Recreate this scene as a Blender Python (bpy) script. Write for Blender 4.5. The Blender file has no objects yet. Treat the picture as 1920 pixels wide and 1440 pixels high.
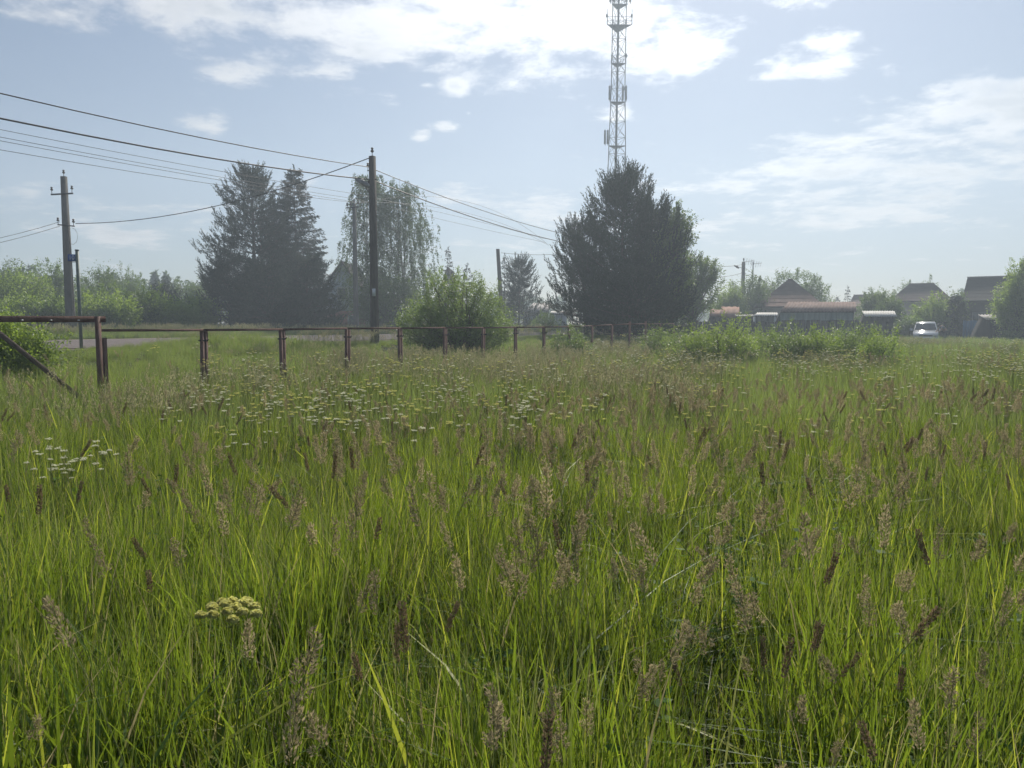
import bpy, bmesh, math, random
import numpy as np
from mathutils import Vector, Matrix, Euler
PI = math.pi
rng = np.random.default_rng(7)
random.seed(7)
sc = bpy.context.scene
COL = sc.collection

# ------------------------------------------------------------------ camera
FPX, TH, CAMZ = 1420.0, math.atan(114 / 1420.0), 1.6
cam_d = bpy.data.cameras.new('camera'); cam = bpy.data.objects.new('camera', cam_d); COL.objects.link(cam)
cam.location = (0, 0, CAMZ); cam.rotation_euler = (PI / 2 - TH, 0, 0)
cam_d.sensor_width = 36; cam_d.lens = 36 * FPX / 1920; cam_d.clip_start = .05; cam_d.clip_end = 2000
sc.camera = cam
sc.render.resolution_x, sc.render.resolution_y = 1024, 768

def ray(px, py):
    cx, cy = (px - 960) / FPX, -(py - 720) / FPX
    return np.array([cx, math.cos(TH) + math.sin(TH) * cy, -math.sin(TH) + math.cos(TH) * cy])
def P(px, py, Y):
    """point of the place seen at (px, py) in the photograph, Y metres ahead"""
    d = ray(px, py); k = Y / d[1]
    return np.array([d[0] * k, Y, CAMZ + d[2] * k])

# ------------------------------------------------------------------ light and exposure
SUN_EL, SUN_AZ = 40.0, 14.0        # degrees; azimuth clockwise from +Y
world = bpy.data.worlds.new('World'); sc.world = world; world.use_nodes = True
world.cycles.sampling_method = 'MANUAL'; world.cycles.sample_map_resolution = 512
sun_d = bpy.data.lights.new('sun', 'SUN'); sun = bpy.data.objects.new('sun', sun_d); COL.objects.link(sun)
sun_d.energy = 4.8; sun_d.angle = math.radians(.6); sun_d.color = (1, .93, .82)
e, a = math.radians(SUN_EL), math.radians(SUN_AZ)
sd = Vector((math.sin(a) * math.cos(e), math.cos(a) * math.cos(e), math.sin(e)))
sun.rotation_euler = sd.to_track_quat('Z', 'Y').to_euler()
SKY_STRENGTH = .055
sc.view_settings.view_transform = 'Standard'; sc.view_settings.look = 'None'
sc.view_settings.exposure = 0.38; sc.view_settings.gamma = 1; sc.view_settings.use_curve_mapping = False
HAZE = .0026
sc.render.engine = 'CYCLES'
cy = sc.cycles
cy.max_bounces = 4; cy.diffuse_bounces = 2; cy.glossy_bounces = 1; cy.transmission_bounces = 2; cy.volume_bounces = 0; cy.use_adaptive_sampling = True; cy.adaptive_threshold = .03; cy.transparent_max_bounces = 8
cy.use_denoising = True; cy.caustics_reflective = False; cy.caustics_refractive = False

# ------------------------------------------------------------------ node helpers
class NT:
    def __init__(s, tree): s.t = tree; s.n = tree.nodes; s.l = tree.links
    def new(s, typ, **kw):
        n = s.n.new(typ)
        for k, v in kw.items(): setattr(n, k, v)
        return n
    def put(s, sock, v):
        if v is None: return
        if hasattr(v, 'is_output'): s.l.new(v, sock)
        else: sock.default_value = v
    def math(s, op, a, b=None, c=None, clamp=False):
        n = s.new('ShaderNodeMath', operation=op, use_clamp=clamp)
        s.put(n.inputs[0], a); s.put(n.inputs[1], b); s.put(n.inputs[2], c)
        return n.outputs[0]
    def vmath(s, op, a, b=None, out=0):
        n = s.new('ShaderNodeVectorMath', operation=op)
        s.put(n.inputs[0], a); s.put(n.inputs[1], b)
        return n.outputs[out]
    def maprange(s, v, a, b, c=0., d=1., smooth=False):
        n = s.new('ShaderNodeMapRange', interpolation_type='SMOOTHSTEP' if smooth else 'LINEAR')
        s.put(n.inputs[0], v); s.put(n.inputs[1], a); s.put(n.inputs[2], b); s.put(n.inputs[3], c); s.put(n.inputs[4], d)
        return n.outputs[0]
    def mix(s, f, a, b, blend='MIX'):
        n = s.new('ShaderNodeMix', data_type='RGBA', blend_type=blend)
        s.put(n.inputs[0], f)
        s.put(n.inputs[6], (*a, 1) if isinstance(a, tuple) and len(a) == 3 else a)
        s.put(n.inputs[7], (*b, 1) if isinstance(b, tuple) and len(b) == 3 else b)
        return n.outputs[2]
    def noise(s, vec, scale, detail=3, rough=.55, dist=0.):
        n = s.new('ShaderNodeTexNoise'); s.put(n.inputs['Vector'], vec)
        n.inputs['Scale'].default_value = scale; n.inputs['Detail'].default_value = detail
        n.inputs['Roughness'].default_value = rough; n.inputs['Distortion'].default_value = dist
        return n.outputs[0]

# ------------------------------------------------------------------ sky with clouds
def make_world():
    t = NT(world.node_tree); t.n.clear()
    out = t.new('ShaderNodeOutputWorld'); bg = t.new('ShaderNodeBackground'); bg.inputs[1].default_value = SKY_STRENGTH
    sky = t.new('ShaderNodeTexSky', sky_type='NISHITA', sun_disc=False)
    sky.sun_elevation = math.radians(SUN_EL); sky.sun_rotation = math.radians(SUN_AZ)
    sky.air_density = 1.0; sky.dust_density = .7; sky.ozone_density = 2.0; sky.altitude = 100
    d = t.new('ShaderNodeTexCoord').outputs['Generated']
    sep = t.new('ShaderNodeSeparateXYZ'); t.l.new(d, sep.inputs[0])
    x, y, z = sep.outputs
    az = t.math('ARCTAN2', x, y); el = t.math('ARCSINE', z)
    com = t.new('ShaderNodeCombineXYZ'); t.l.new(az, com.inputs[0]); t.l.new(el, com.inputs[1]); ae = com.outputs[0]
    # clouds lie on a plane: noise is laid out in that plane so it flattens towards the horizon
    zz = t.math('ADD', t.math('MAXIMUM', z, 0.0), .10)
    cp = t.new('ShaderNodeCombineXYZ'); t.put(cp.inputs[0], t.math('DIVIDE', x, zz)); t.put(cp.inputs[1], t.math('DIVIDE', y, zz))
    cpv = cp.outputs[0]
    n1 = t.noise(cpv, 1.9, 9, .62, .25)
    n2 = t.noise(t.vmath('ADD', cpv, (7.3, 1.7, 2.)), 7.5, 6, .65, .1)
    n3 = t.noise(t.vmath('ADD', cpv, (1.1, 9.7, 5.)), 3.2, 4, .55)
    blobs = [(70,22,110,26,.7),(20,-30,120,40,.7),(430,28,170,46,.9),(600,66,230,70,.95),(640,128,120,38,.95),(448,140,80,30,1.0),(760,40,200,75,.95),
             (960,75,260,60,1.1),(1130,55,230,75,1.2),(1265,60,125,75,1.1),(1100,-40,420,70,1.1),(385,235,50,20,1.25),(846,160,32,18,1.2),(800,160,26,7,.9),
             (846,240,32,14,1.15),(793,257,20,11,1.1),(878,213,10,7,.9),(1165,206,60,20,1.05),(970,230,22,10,.4),(1555,120,120,20,.9),(1565,88,40,24,.75),(1665,122,25,12,.8),
             (1900,205,150,55,1.),(1800,262,200,50,1.),(1630,275,190,30,.85),(1500,315,280,32,.9),(1760,335,280,60,.85),(1330,345,180,32,.9),
             (1650,400,420,34,.62),(1330,425,420,26,.5),(1030,378,120,22,.62),(860,376,120,16,.5),(1000,410,240,18,.4),
             (150,405,230,34,.6),(215,440,60,40,.75),(290,448,40,22,.7),(195,410,30,26,.6),(520,348,70,12,.35),(700,372,90,12,.35),(1180,480,500,30,.35)]
    cur = None
    for px, py, rx, ry, w in blobs:
        v = ray(px, py); v = v / np.linalg.norm(v)
        A, E = math.atan2(v[0], v[1]), math.asin(v[2])
        s_ = 1420.0
        sub = t.vmath('SUBTRACT', ae, (A, E, 0.))
        kx, ky = s_ / rx * 1.08, s_ / ry
        tilt = .0
        sc_ = t.vmath('MULTIPLY', sub, (kx, ky, 0.))
        ln = t.vmath('LENGTH', sc_, None, 1)
        w *= .93; val = t.math('MULTIPLY_ADD', ln, -w * .66, w)
        val = t.math('MAXIMUM', val, -1.)
        cur = val if cur is None else t.math('MAXIMUM', cur, val)
    # outside the measured part the sky goes on with loose cover of the same kind
    side = t.math('ABSOLUTE', t.math('SUBTRACT', az, 0.0))
    out1 = t.maprange(side, .66, .95, 0., 1.); out2 = t.maprange(el, .42, .62, 0., 1.)
    outm = t.math('MAXIMUM', out1, out2)
    gen = t.math('MULTIPLY', outm, t.maprange(t.noise(cpv, .7, 3), .42, .66, -.6, .8))
    gen = t.math('ADD', gen, t.math('MULTIPLY', t.math('SUBTRACT', 1., outm), -1.))
    cur = t.math('MAXIMUM', cur, gen)
    f = t.math('ADD', cur, t.math('MULTIPLY', t.math('SUBTRACT', n1, .52), 3.3))
    f = t.math('ADD', f, t.math('MULTIPLY', t.math('SUBTRACT', n2, .5), 1.5))
    dens = t.maprange(f, .12, .88, 0., 1., True)
    # milky veil towards the horizon and towards the sun
    low = t.maprange(el, 0., .34, .62, 0.); rightv = t.maprange(az, -.55, .7, .1, .55)
    veil = t.math('MULTIPLY', t.math('ADD', low, rightv), .38)
    sdn = (sd.x, sd.y, sd.z)
    cs = t.vmath('DOT_PRODUCT', d, sdn, 1)
    glow = t.math('POWER', t.math('MAXIMUM', cs, 0.), 14.)
    lum = t.math('MULTIPLY_ADD', glow, 17.0, 6.4)
    core = t.maprange(t.math('ADD', f, t.math('MULTIPLY', t.math('SUBTRACT', n3, .5), 2.2)), .55, 1.5, 0., 1., True)
    veilc = t.new('ShaderNodeCombineColor'); 
    t.put(veilc.inputs[0], t.math('MULTIPLY', lum, .80)); t.put(veilc.inputs[1], t.math('MULTIPLY', lum, .93)); t.put(veilc.inputs[2], t.math('MULTIPLY', lum, 1.10))
    base = t.mix(veil, t.mix(1., sky.outputs[0], (.96, .985, 1.03), 'MULTIPLY'), veilc.outputs[0])
    bright = t.vmath('SCALE', (1., 1.0, 1.02)); bn = bright.node; t.put(bn.inputs[3], t.math('MULTIPLY', lum, 1.72))
    grey = t.vmath('SCALE', (.90, .97, 1.06)); gn = grey.node; t.put(gn.inputs[3], t.math('MULTIPLY', lum, 1.12))
    cloud = t.mix(t.math('MULTIPLY', core, .75), bright, grey)
    a_ = t.math('MULTIPLY', dens, .82)
    col = t.mix(a_, base, cloud)
    t.l.new(col, bg.inputs[0]); t.l.new(bg.outputs[0], out.inputs[0])
make_world()

# ------------------------------------------------------------------ materials
def new_mat(name):
    m = bpy.data.materials.new(name); m.use_nodes = True
    t = NT(m.node_tree); t.n.clear()
    return m, t
def foliage_mat(name, c1, c2, tr=(.25, .4, .06), tmix=.42, rough=.5, patch=.6, spec=.35, dry=None, young=None):
    m, t = new_mat(name)
    at = t.new('ShaderNodeAttribute', attribute_name='rnd'); r = at.outputs['Fac']
    pos = t.new('ShaderNodeNewGeometry').outputs['Position']
    n = t.noise(pos, patch, 3, .6)
    k = t.math('ADD', t.math('MULTIPLY', r, .55), t.math('MULTIPLY', t.maprange(n, .32, .68), .45))
    col = t.mix(k, c1, c2)
    tc = t.mix(k, tuple(v * .4 for v in tr), tr)
    if young:
        g = t.math('MULTIPLY', t.math('GREATER_THAN', r, .80), t.math('LESS_THAN', r, .90)); col = t.mix(g, col, tuple(v * .4 for v in young)); tc = t.mix(g, tc, young)  # yellow accent: bright highlights put into the colour of some blades
    if dry:
        g = t.maprange(r, .93, .97, 0, 1); col = t.mix(g, col, dry); tc = t.mix(g, tc, tuple(v * 1.5 for v in dry))
    p = t.new('ShaderNodeBsdfPrincipled'); t.put(p.inputs['Base Color'], col); p.inputs['Roughness'].default_value = rough
    p.inputs['Specular IOR Level'].default_value = spec
    q = t.new('ShaderNodeBsdfTranslucent'); t.put(q.inputs[0], tc)
    mx = t.new('ShaderNodeMixShader'); mx.inputs[0].default_value = tmix
    t.l.new(p.outputs[0], mx.inputs[1]); t.l.new(q.outputs[0], mx.inputs[2])
    o = t.new('ShaderNodeOutputMaterial'); t.l.new(mx.outputs[0], o.inputs[0])
    return m
def solid(name, c1, c2=None, rough=.7, metal=0., scale=6., bump=.0, stretch=(1, 1, 1), spec=.4, lo=.35, hi=.65):
    m, t = new_mat(name)
    co = t.new('ShaderNodeTexCoord').outputs['Object']
    v = t.vmath('MULTIPLY', co, stretch)
    n = t.noise(v, scale, 6, .6, .2)
    col = t.mix(t.maprange(n, lo, hi), c1, c2 or tuple(x * .7 for x in c1))
    p = t.new('ShaderNodeBsdfPrincipled'); t.put(p.inputs['Base Color'], col)
    p.inputs['Roughness'].default_value = rough; p.inputs['Metallic'].default_value = metal; p.inputs['Specular IOR Level'].default_value = spec
    if bump:
        b = t.new('ShaderNodeBump'); b.inputs['Strength'].default_value = bump; b.inputs['Distance'].default_value = .02
        t.put(b.inputs['Height'], t.noise(v, scale * 5, 5, .7)); t.l.new(b.outputs[0], p.inputs['Normal'])
    o = t.new('ShaderNodeOutputMaterial'); t.l.new(p.outputs[0], o.inputs[0])
    return m
M = {}
M['grass'] = foliage_mat('grass_blade', (.026, .084, .022), (.100, .168, .030), (.36, .50, .036), .47, .48, .9, .3, dry=(.30, .26, .13), young=(.58, .64, .07))
M['grass_far'] = foliage_mat('grass_far', (.065, .135, .036), (.150, .21, .060), (.40, .53, .10), .5, .55, .35, .3, dry=(.28, .22, .13))
M['herb'] = foliage_mat('herb_leaf', (.045, .11, .025), (.075, .15, .03), (.22, .38, .05), .4, .6, 1.5, .15)
M['thatch'] = foliage_mat('dry_grass', (.24, .20, .10), (.34, .29, .16), (.36, .30, .15), .4, .8, 2., .1)
M['stalk'] = foliage_mat('grass_stalk', (.16, .22, .07), (.24, .26, .09), (.4, .46, .12), .42, .5, 2.)
M['head_tan'] = foliage_mat('seed_head_tan', (.32, .27, .15), (.46, .39, .24), (.58, .49, .28), .45, .8, 3., .1)
M['head_purple'] = foliage_mat('seed_head_purple', (.22, .19, .12), (.32, .275, .17), (.44, .37, .21), .45, .8, .5, .1)
M['head_dark'] = foliage_mat('seed_head_dark', (.15, .115, .075), (.25, .19, .12), (.32, .24, .14), .36, .8, 3., .1)
M['head_haze'] = foliage_mat('seed_head_far', (.32, .31, .17), (.44, .41, .24), (.54, .50, .28), .46, .8, .25, .1)
M['umbel_white'] = foliage_mat('umbel_white', (.80, .80, .58), (.88, .88, .72), (.92, .92, .68), .58, .7, 3., .1)
M['umbel_yellow'] = foliage_mat('umbel_yellow', (.62, .62, .22), (.78, .76, .34), (.85, .82, .25), .5, .7, 3., .1)
M['leaf_light'] = foliage_mat('leaf_light', (.08, .15, .035), (.14, .22, .05), (.42, .58, .08), .5, .5, .5, .4)
M['leaf_mid'] = foliage_mat('leaf_mid', (.045, .10, .03), (.085, .15, .04), (.24, .36, .05), .42, .5, .4, .35)
M['leaf_willow'] = foliage_mat('leaf_willow', (.08, .14, .045), (.13, .20, .065), (.34, .48, .09), .47, .45, .8, .45)
M['leaf_birch'] = foliage_mat('leaf_birch', (.045, .085, .03), (.085, .13, .045), (.16, .24, .06), .36, .5, .6, .4)
M['pine'] = foliage_mat('pine_needle', (.022, .040, .022), (.045, .068, .034), (.05, .07, .025), .15, .6, .8, .3)
M['spruce'] = foliage_mat('spruce_needle', (.020, .036, .020), (.036, .056, .028), (.04, .055, .02), .12, .6, .8, .3)
M['far_leaf'] = foliage_mat('far_forest_leaf', (.04, .085, .03), (.08, .13, .04), (.18, .26, .05), .36, .6, .06, .3)
M['bark'] = solid('bark', (.11, .085, .065), (.05, .04, .032), .9, scale=9, bump=.6, stretch=(1, 1, .25))
M['bark_birch'] = solid('bark_birch', (.55, .54, .5), (.08, .07, .06), .8, scale=4, bump=.3, stretch=(.5, .5, 3), lo=.52, hi=.6)
M['concrete'] = solid('concrete_pole', (.15, .148, .14), (.095, .092, .086), 1., spec=.1, scale=5, bump=.3, stretch=(1, 1, .3))
M['old_wood'] = solid('old_wood_pole', (.13, .115, .10), (.07, .06, .055), .9, scale=12, bump=.5, stretch=(1, 1, .12))
M['steel'] = solid('galvanised_steel', (.30, .31, .32), (.2, .2, .21), .55, .5, scale=3)
M['mast_steel'] = solid('mast_steel', (.12, .125, .13), (.09, .095, .10), .9, 0., spec=.1, scale=.5)
M['dark_iron'] = solid('dark_iron', (.05, .05, .055), (.03, .03, .03), .6, .3)
M['wire'] = solid('black_wire', (.022, .022, .025), (.03, .03, .03), .6)
M['porcelain'] = solid('brown_porcelain', (.05, .03, .025), (.07, .05, .04), .25)
M['fence_paint'] = solid('brown_fence_paint', (.105, .060, .052), (.17, .11, .09), .8, 0, scale=9, bump=.35, stretch=(1, 1, .4), lo=.42, hi=.7, spec=.2)
M['rust_wood'] = solid('weathered_timber', (.16, .12, .095), (.09, .07, .055), .85, scale=14, bump=.4, stretch=(.1, 1, 1))
M['sign_blue'] = solid('sign_blue', (.03, .09, .32), (.04, .11, .35), .45)
M['sign_white'] = solid('sign_white', (.6, .62, .65), (.55, .57, .6), .5)
M['white_metal'] = solid('white_sheet_metal', (.50, .50, .48), (.38, .37, .35), .95, 0., spec=.15, scale=1.2)
M['grey_metal'] = solid('grey_sheet_metal', (.34, .33, .32), (.24, .22, .21), .95, 0., spec=.15, scale=1.2)
M['slate_red'] = solid('red_brown_slate', (.19, .135, .115), (.125, .09, .08), 1., scale=1.5, spec=.12)
M['slate_brown'] = solid('brown_slate', (.13, .085, .072), (.085, .058, .05), 1., scale=1.5, spec=.1)
M['roof_dark'] = solid('dark_roof', (.05, .034, .032), (.032, .024, .023), 1., scale=1.5, spec=.08)
M['roof_rust'] = solid('rusty_roof', (.26, .165, .125), (.18, .12, .095), 1., scale=1.2, spec=.12)
M['wall_pink'] = solid('beige_wall', (.40, .31, .25), (.33, .26, .21), .9, scale=1.)
M['wall_green'] = solid('grey_green_boards', (.20, .26, .25), (.14, .19, .18), .85, scale=2, stretch=(3, 3, .4))
M['wall_dark'] = solid('dark_boards', (.04, .04, .038), (.025, .025, .025), 1., spec=.1, scale=2, stretch=(3, 3, .4))
M['wall_grey'] = solid('grey_boards', (.16, .165, .165), (.11, .11, .115), .9, scale=2, stretch=(3, 3, .4))
M['wall_blue'] = solid('pale_blue_gable', (.38, .43, .47), (.32, .37, .42), .85, scale=2, stretch=(3, 3, .4))
M['brick'] = solid('red_brick', (.26, .10, .065), (.20, .08, .055), .9, scale=5)
M['blue_tarp'] = solid('blue_paint', (.04, .16, .32), (.05, .13, .24), .6)
M['glass_dark'] = solid('dark_glass', (.02, .025, .03), (.03, .035, .04), .08, spec=.8)
M['car_paint'] = solid('silver_white_paint', (.62, .64, .66), (.60, .62, .64), .25, .15, spec=.6)
M['rubber'] = solid('rubber', (.02, .02, .02), (.03, .03, .03), .85)
M['lamp_lens'] = solid('clear_lens', (.6, .62, .64), (.5, .5, .52), .15)
M['skin'] = solid('skin', (.42, .25, .18), (.38, .22, .16), .6)
M['shirt'] = solid('grey_shirt', (.36, .35, .37), (.30, .29, .31), .9)
M['trousers'] = solid('dark_trousers', (.04, .045, .06), (.03, .03, .04), .9)
M['hair'] = solid('dark_hair', (.03, .022, .018), (.02, .015, .012), .7)

# ------------------------------------------------------------------ mesh helpers
class Geo:
    """collects vertices, quads and tris, with one random value per face"""
    def __init__(s): s.v = []; s.q = []; s.t = []; s.rq = []; s.rt = []; s.n = 0
    def add(s, V, Q=None, T=None, R=None):
        V = np.asarray(V, float).reshape(-1, 3); b = s.n; s.v.append(V); s.n += len(V)
        if Q is not None and len(Q):
            Q = np.asarray(Q, int).reshape(-1, 4) + b; s.q.append(Q)
            s.rq.append(np.broadcast_to(.5 if R is None else R, (len(Q),)).astype(float))
        if T is not None and len(T):
            T = np.asarray(T, int).reshape(-1, 3) + b; s.t.append(T)
            s.rt.append(np.broadcast_to(.5 if R is None else R, (len(T),)).astype(float))
        return s
    def box(s, c, size, rot=None):
        h = np.array(size) / 2
        V = np.array([[x, y, z] for x in (-1, 1) for y in (-1, 1) for z in (-1, 1)]) * h
        if rot is not None: V = V @ np.array(Euler(rot).to_matrix()).T
        s.add(V + np.array(c), [[0, 1, 3, 2], [4, 6, 7, 5], [0, 4, 5, 1], [2, 3, 7, 6], [0, 2, 6, 4], [1, 5, 7, 3]]); return s
    def bar(s, p, q, w, h=None, up=(0, 0, 1)):
        p, q = np.array(p, float), np.array(q, float); d = q - p; L = np.linalg.norm(d); d /= L
        u = np.array(up, float)
        if abs(d @ u) > .98: u = np.array([0, 1., 0])
        r = np.cross(d, u); r /= np.linalg.norm(r); u = np.cross(r, d); h = h or w
        V = [x + r * a * w / 2 + u * b * h / 2 for x in (p, q) for a, b in ((-1, -1), (1, -1), (1, 1), (-1, 1))]
        s.add(V, [[0, 1, 2, 3][::-1], [4, 5, 6, 7], [0, 1, 5, 4], [1, 2, 6, 5], [2, 3, 7, 6], [3, 0, 4, 7]]); return s
    def tube(s, pts, rad, n=6, cap=True, R=None):
        pts = np.asarray(pts, float); m = len(pts); rad = np.broadcast_to(rad, (m,))
        d = np.gradient(pts, axis=0); d /= np.linalg.norm(d, axis=1)[:, None] + 1e-9
        ref = np.array([0, 0, 1.]) if abs(d[:, 2]).mean() < .8 else np.array([1., 0, 0])
        u = np.cross(d, ref); u /= np.linalg.norm(u, axis=1)[:, None] + 1e-9; w = np.cross(d, u)
        an = np.arange(n) * 2 * PI / n
        V = pts[:, None] + rad[:, None, None] * (np.cos(an)[None, :, None] * u[:, None] + np.sin(an)[None, :, None] * w[:, None])
        i = np.arange(m - 1)[:, None] * n; j = np.arange(n)[None]; k = (j + 1) % n
        Q = np.stack([i + j, i + k, i + n + k, i + n + j], -1).reshape(-1, 4)
        V = V.reshape(-1, 3); T = []
        if cap:
            V = np.vstack([V, pts[0], pts[-1]]); c0, c1 = m * n, m * n + 1
            T = [[c0, (x + 1) % n, x] for x in range(n)] + [[c1, (m - 1) * n + x, (m - 1) * n + (x + 1) % n] for x in range(n)]
        s.add(V, Q, T, R); return s
    def lathe(s, prof, c=(0, 0, 0), n=12):
        c = np.array(c, float); m = len(prof); an = np.arange(n) * 2 * PI / n
        V = [[r * math.cos(x), r * math.sin(x), z] for r, z in prof for x in an]
        Q = [[i * n + j, i * n + (j + 1) % n, (i + 1) * n + (j + 1) % n, (i + 1) * n + j] for i in range(m - 1) for j in range(n)]
        s.add(np.array(V) + c, Q); return s
    def leaves(s, c, d, nrm, L, W, R=None):
        """diamond leaves: base c, direction d, face normal nrm"""
        c = np.asarray(c); d = d / (np.linalg.norm(d, axis=1)[:, None] + 1e-9)
        w = np.cross(d, nrm); w /= np.linalg.norm(w, axis=1)[:, None] + 1e-9
        L = np.broadcast_to(L, (len(c),))[:, None]; W = np.broadcast_to(W, (len(c),))[:, None]
        V = np.stack([c, c + d * L * .45 + w * W / 2, c + d * L, c + d * L * .45 - w * W / 2], 1).reshape(-1, 3)
        Q = np.arange(len(c) * 4).reshape(-1, 4)
        s.add(V, Q, None, rng.random(len(c)) if R is None else R); return s
    def poly(s, pts, fan=True):
        n = len(pts); s.add(pts, None if n != 4 else [[0, 1, 2, 3]], None if n == 4 else [[0, i, i + 1] for i in range(1, n - 1)]); return s
    def mesh(s, name, mat, smooth=False):
        V = np.vstack(s.v) if s.v else np.zeros((0, 3))
        Q = np.vstack(s.q) if s.q else np.zeros((0, 4), int); T = np.vstack(s.t) if s.t else np.zeros((0, 3), int)
        me = bpy.data.meshes.new(name)
        me.vertices.add(len(V)); me.vertices.foreach_set('co', V.astype(np.float32).ravel())
        li = np.concatenate([Q.ravel(), T.ravel()]).astype(np.int32)
        me.loops.add(len(li)); me.loops.foreach_set('vertex_index', li)
        tot = np.concatenate([np.full(len(Q), 4), np.full(len(T), 3)]).astype(np.int32)
        st = np.concatenate([[0], np.cumsum(tot)[:-1]]).astype(np.int32) if len(tot) else np.zeros(0, np.int32)
        me.polygons.add(len(tot)); me.polygons.foreach_set('loop_start', st)
        if smooth: me.polygons.foreach_set('use_smooth', np.ones(len(tot), bool))
        a = me.attributes.new('rnd', 'FLOAT', 'FACE')
        R = np.concatenate((s.rq or [np.zeros(0)]) + (s.rt or [np.zeros(0)]))
        a.data.foreach_set('value', R.astype(np.float32))
        me.update(calc_edges=True); me.materials.append(mat)
        return me

def part(name, geo, mat, parent=None, label=None, smooth=False, loc=(0, 0, 0)):
    me = geo if isinstance(geo, bpy.types.Mesh) else geo.mesh(name, mat, smooth)
    o = bpy.data.objects.new(name, me); COL.objects.link(o); o.parent = parent; o.location = loc
    if label: o['label'] = label
    return o
def tag(o, label, cat, group=None):
    o['label'] = label; o['category'] = cat
    if group: o['group'] = group
    return o
def thing(name, label, cat, loc=(0, 0, 0), rz=0, group=None, s=1.):
    o = bpy.data.objects.new(name, None); COL.objects.link(o); o.location = loc; o.rotation_euler = (0, 0, rz); o.scale = (s, s, s)
    return tag(o, label, cat, group)
def copy_tree(o, parent=None):
    c = o.copy(); COL.objects.link(c); c.parent = parent
    for ch in o.children: copy_tree(ch, c)
    return c

# ------------------------------------------------------------------ the lie of the land
RD = np.array([.507, .862]); RN = np.array([-.862, .507])     # road direction and its left normal
def ss(x): x = np.clip(x, 0, 1); return x * x * (3 - 2 * x)
def qof(x, y): return x * RN[0] + y * RN[1]
def gz(x, y):
    q = qof(x, y)
    z = .84 * ss((q - 9.) / 10.5) - .25 * ss((q - 36) / 40)
    und = .05 * np.sin(x * .35 + 1.) * np.cos(y * .27) + .04 * np.sin(x * .11 + y * .19)
    return z + und * (1 - ss((q - 17) / 3.)) * 1.0 
def G(x, y): return float(gz(np.float64(x), np.float64(y)))
def make_ground():
    def ax(lo, hi, n):
        t = np.linspace(-1, 1, n); t = np.sign(t) * np.abs(t) ** 2.2
        return np.where(t < 0, -t * lo, t * hi)
    xs, ys = ax(-225, 225, 121), np.concatenate([-np.linspace(7.4, .02, 20) ** 2, np.linspace(0, 15.1, 170) ** 2])
    X, Y = np.meshgrid(xs, ys); Z = gz(X, Y)
    V = np.stack([X, Y, Z], -1).reshape(-1, 3); n = len(xs); m = len(ys)
    i, j = np.meshgrid(np.arange(m - 1), np.arange(n - 1), indexing='ij')
    Q = np.stack([i * n + j, i * n + j + 1, (i + 1) * n + j + 1, (i + 1) * n + j], -1).reshape(-1, 4)
    g = Geo().add(V, Q)
    m_, t = new_mat('ground_soil')
    pos = t.new('ShaderNodeNewGeometry').outputs['Position']
    n1 = t.noise(pos, .4, 5); n2 = t.noise(pos, 9., 5, .7)
    c = t.mix(t.maprange(n1, .35, .65), (.032, .045, .018), (.055, .058, .03)); c = t.mix(t.maprange(n2, .3, .7), c, (.022, .026, .012))  # soil tones darkened, shade between the grass blades put into the colour
    p = t.new('ShaderNodeBsdfPrincipled'); t.put(p.inputs['Base Color'], c); p.inputs['Roughness'].default_value = 1; p.inputs['Specular IOR Level'].default_value = .1
    o = t.new('ShaderNodeOutputMaterial'); t.l.new(p.outputs[0], o.inputs[0])
    o = part('ground', g, m_, smooth=True); o['kind'] = 'structure'
    # road: gravel shoulders, asphalt, a worn pale edge line
    def strip(name, q0, q1, dz, mat, u0=-60, u1=260, n=80):
        us = np.linspace(u0, u1, n); V = []
        for u in us:
            for q in np.linspace(q0, q1, 5):
                x, y = RD * u + RN * q; V.append([x, y, RZ(q) + dz])
        Q = [[i * 5 + j, i * 5 + 5 + j, i * 5 + 6 + j, i * 5 + 1 + j] for i in range(n - 1) for j in range(4)]
        # keep only what lies on the ground sheet
        V = np.array(V); Q = [q for q in Q if V[q][:, 1].max() < 224 and np.abs(V[q][:, 0]).max() < 224 and V[q][:, 1].min() > -54]
        o = part(name, Geo().add(V, Q), mat); o['kind'] = 'structure'; return o
    def RZ(q): return .84 * ss((q - 9.) / 10.5) - .25 * ss((q - 36) / 40)
    m_, t = new_mat('asphalt')
    pos = t.new('ShaderNodeNewGeometry').outputs['Position']
    n1 = t.noise(pos, .5, 6, .6); n2 = t.noise(pos, 60., 3, .7)
    c = t.mix(t.maprange(n1, .3, .7), (.15, .125, .118), (.10, .088, .085)); c = t.mix(t.math('MULTIPLY', t.maprange(n2, .45, .75), .6), c, (.28, .25, .23))
    p = t.new('ShaderNodeBsdfPrincipled'); t.put(p.inputs['Base Color'], c); p.inputs['Roughness'].default_value = 1.; p.inputs['Specular IOR Level'].default_value = .08
    o = t.new('ShaderNodeOutputMaterial'); t.l.new(p.outputs[0], o.inputs[0])
    sh = solid('sandy_gravel', (.20, .17, .12), (.12, .11, .07), 1., spec=.08, scale=30, bump=.5)
    strip('gravel_shoulder', 21.2, 35.2, .012, sh)
    strip('road', 22.3, 33.4, .03, m_)
    strip('road_edge_line', 33.0, 33.14, .036, solid('worn_line_paint', (.5, .48, .36), (.3, .28, .2), .8, scale=3))
make_ground()

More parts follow.
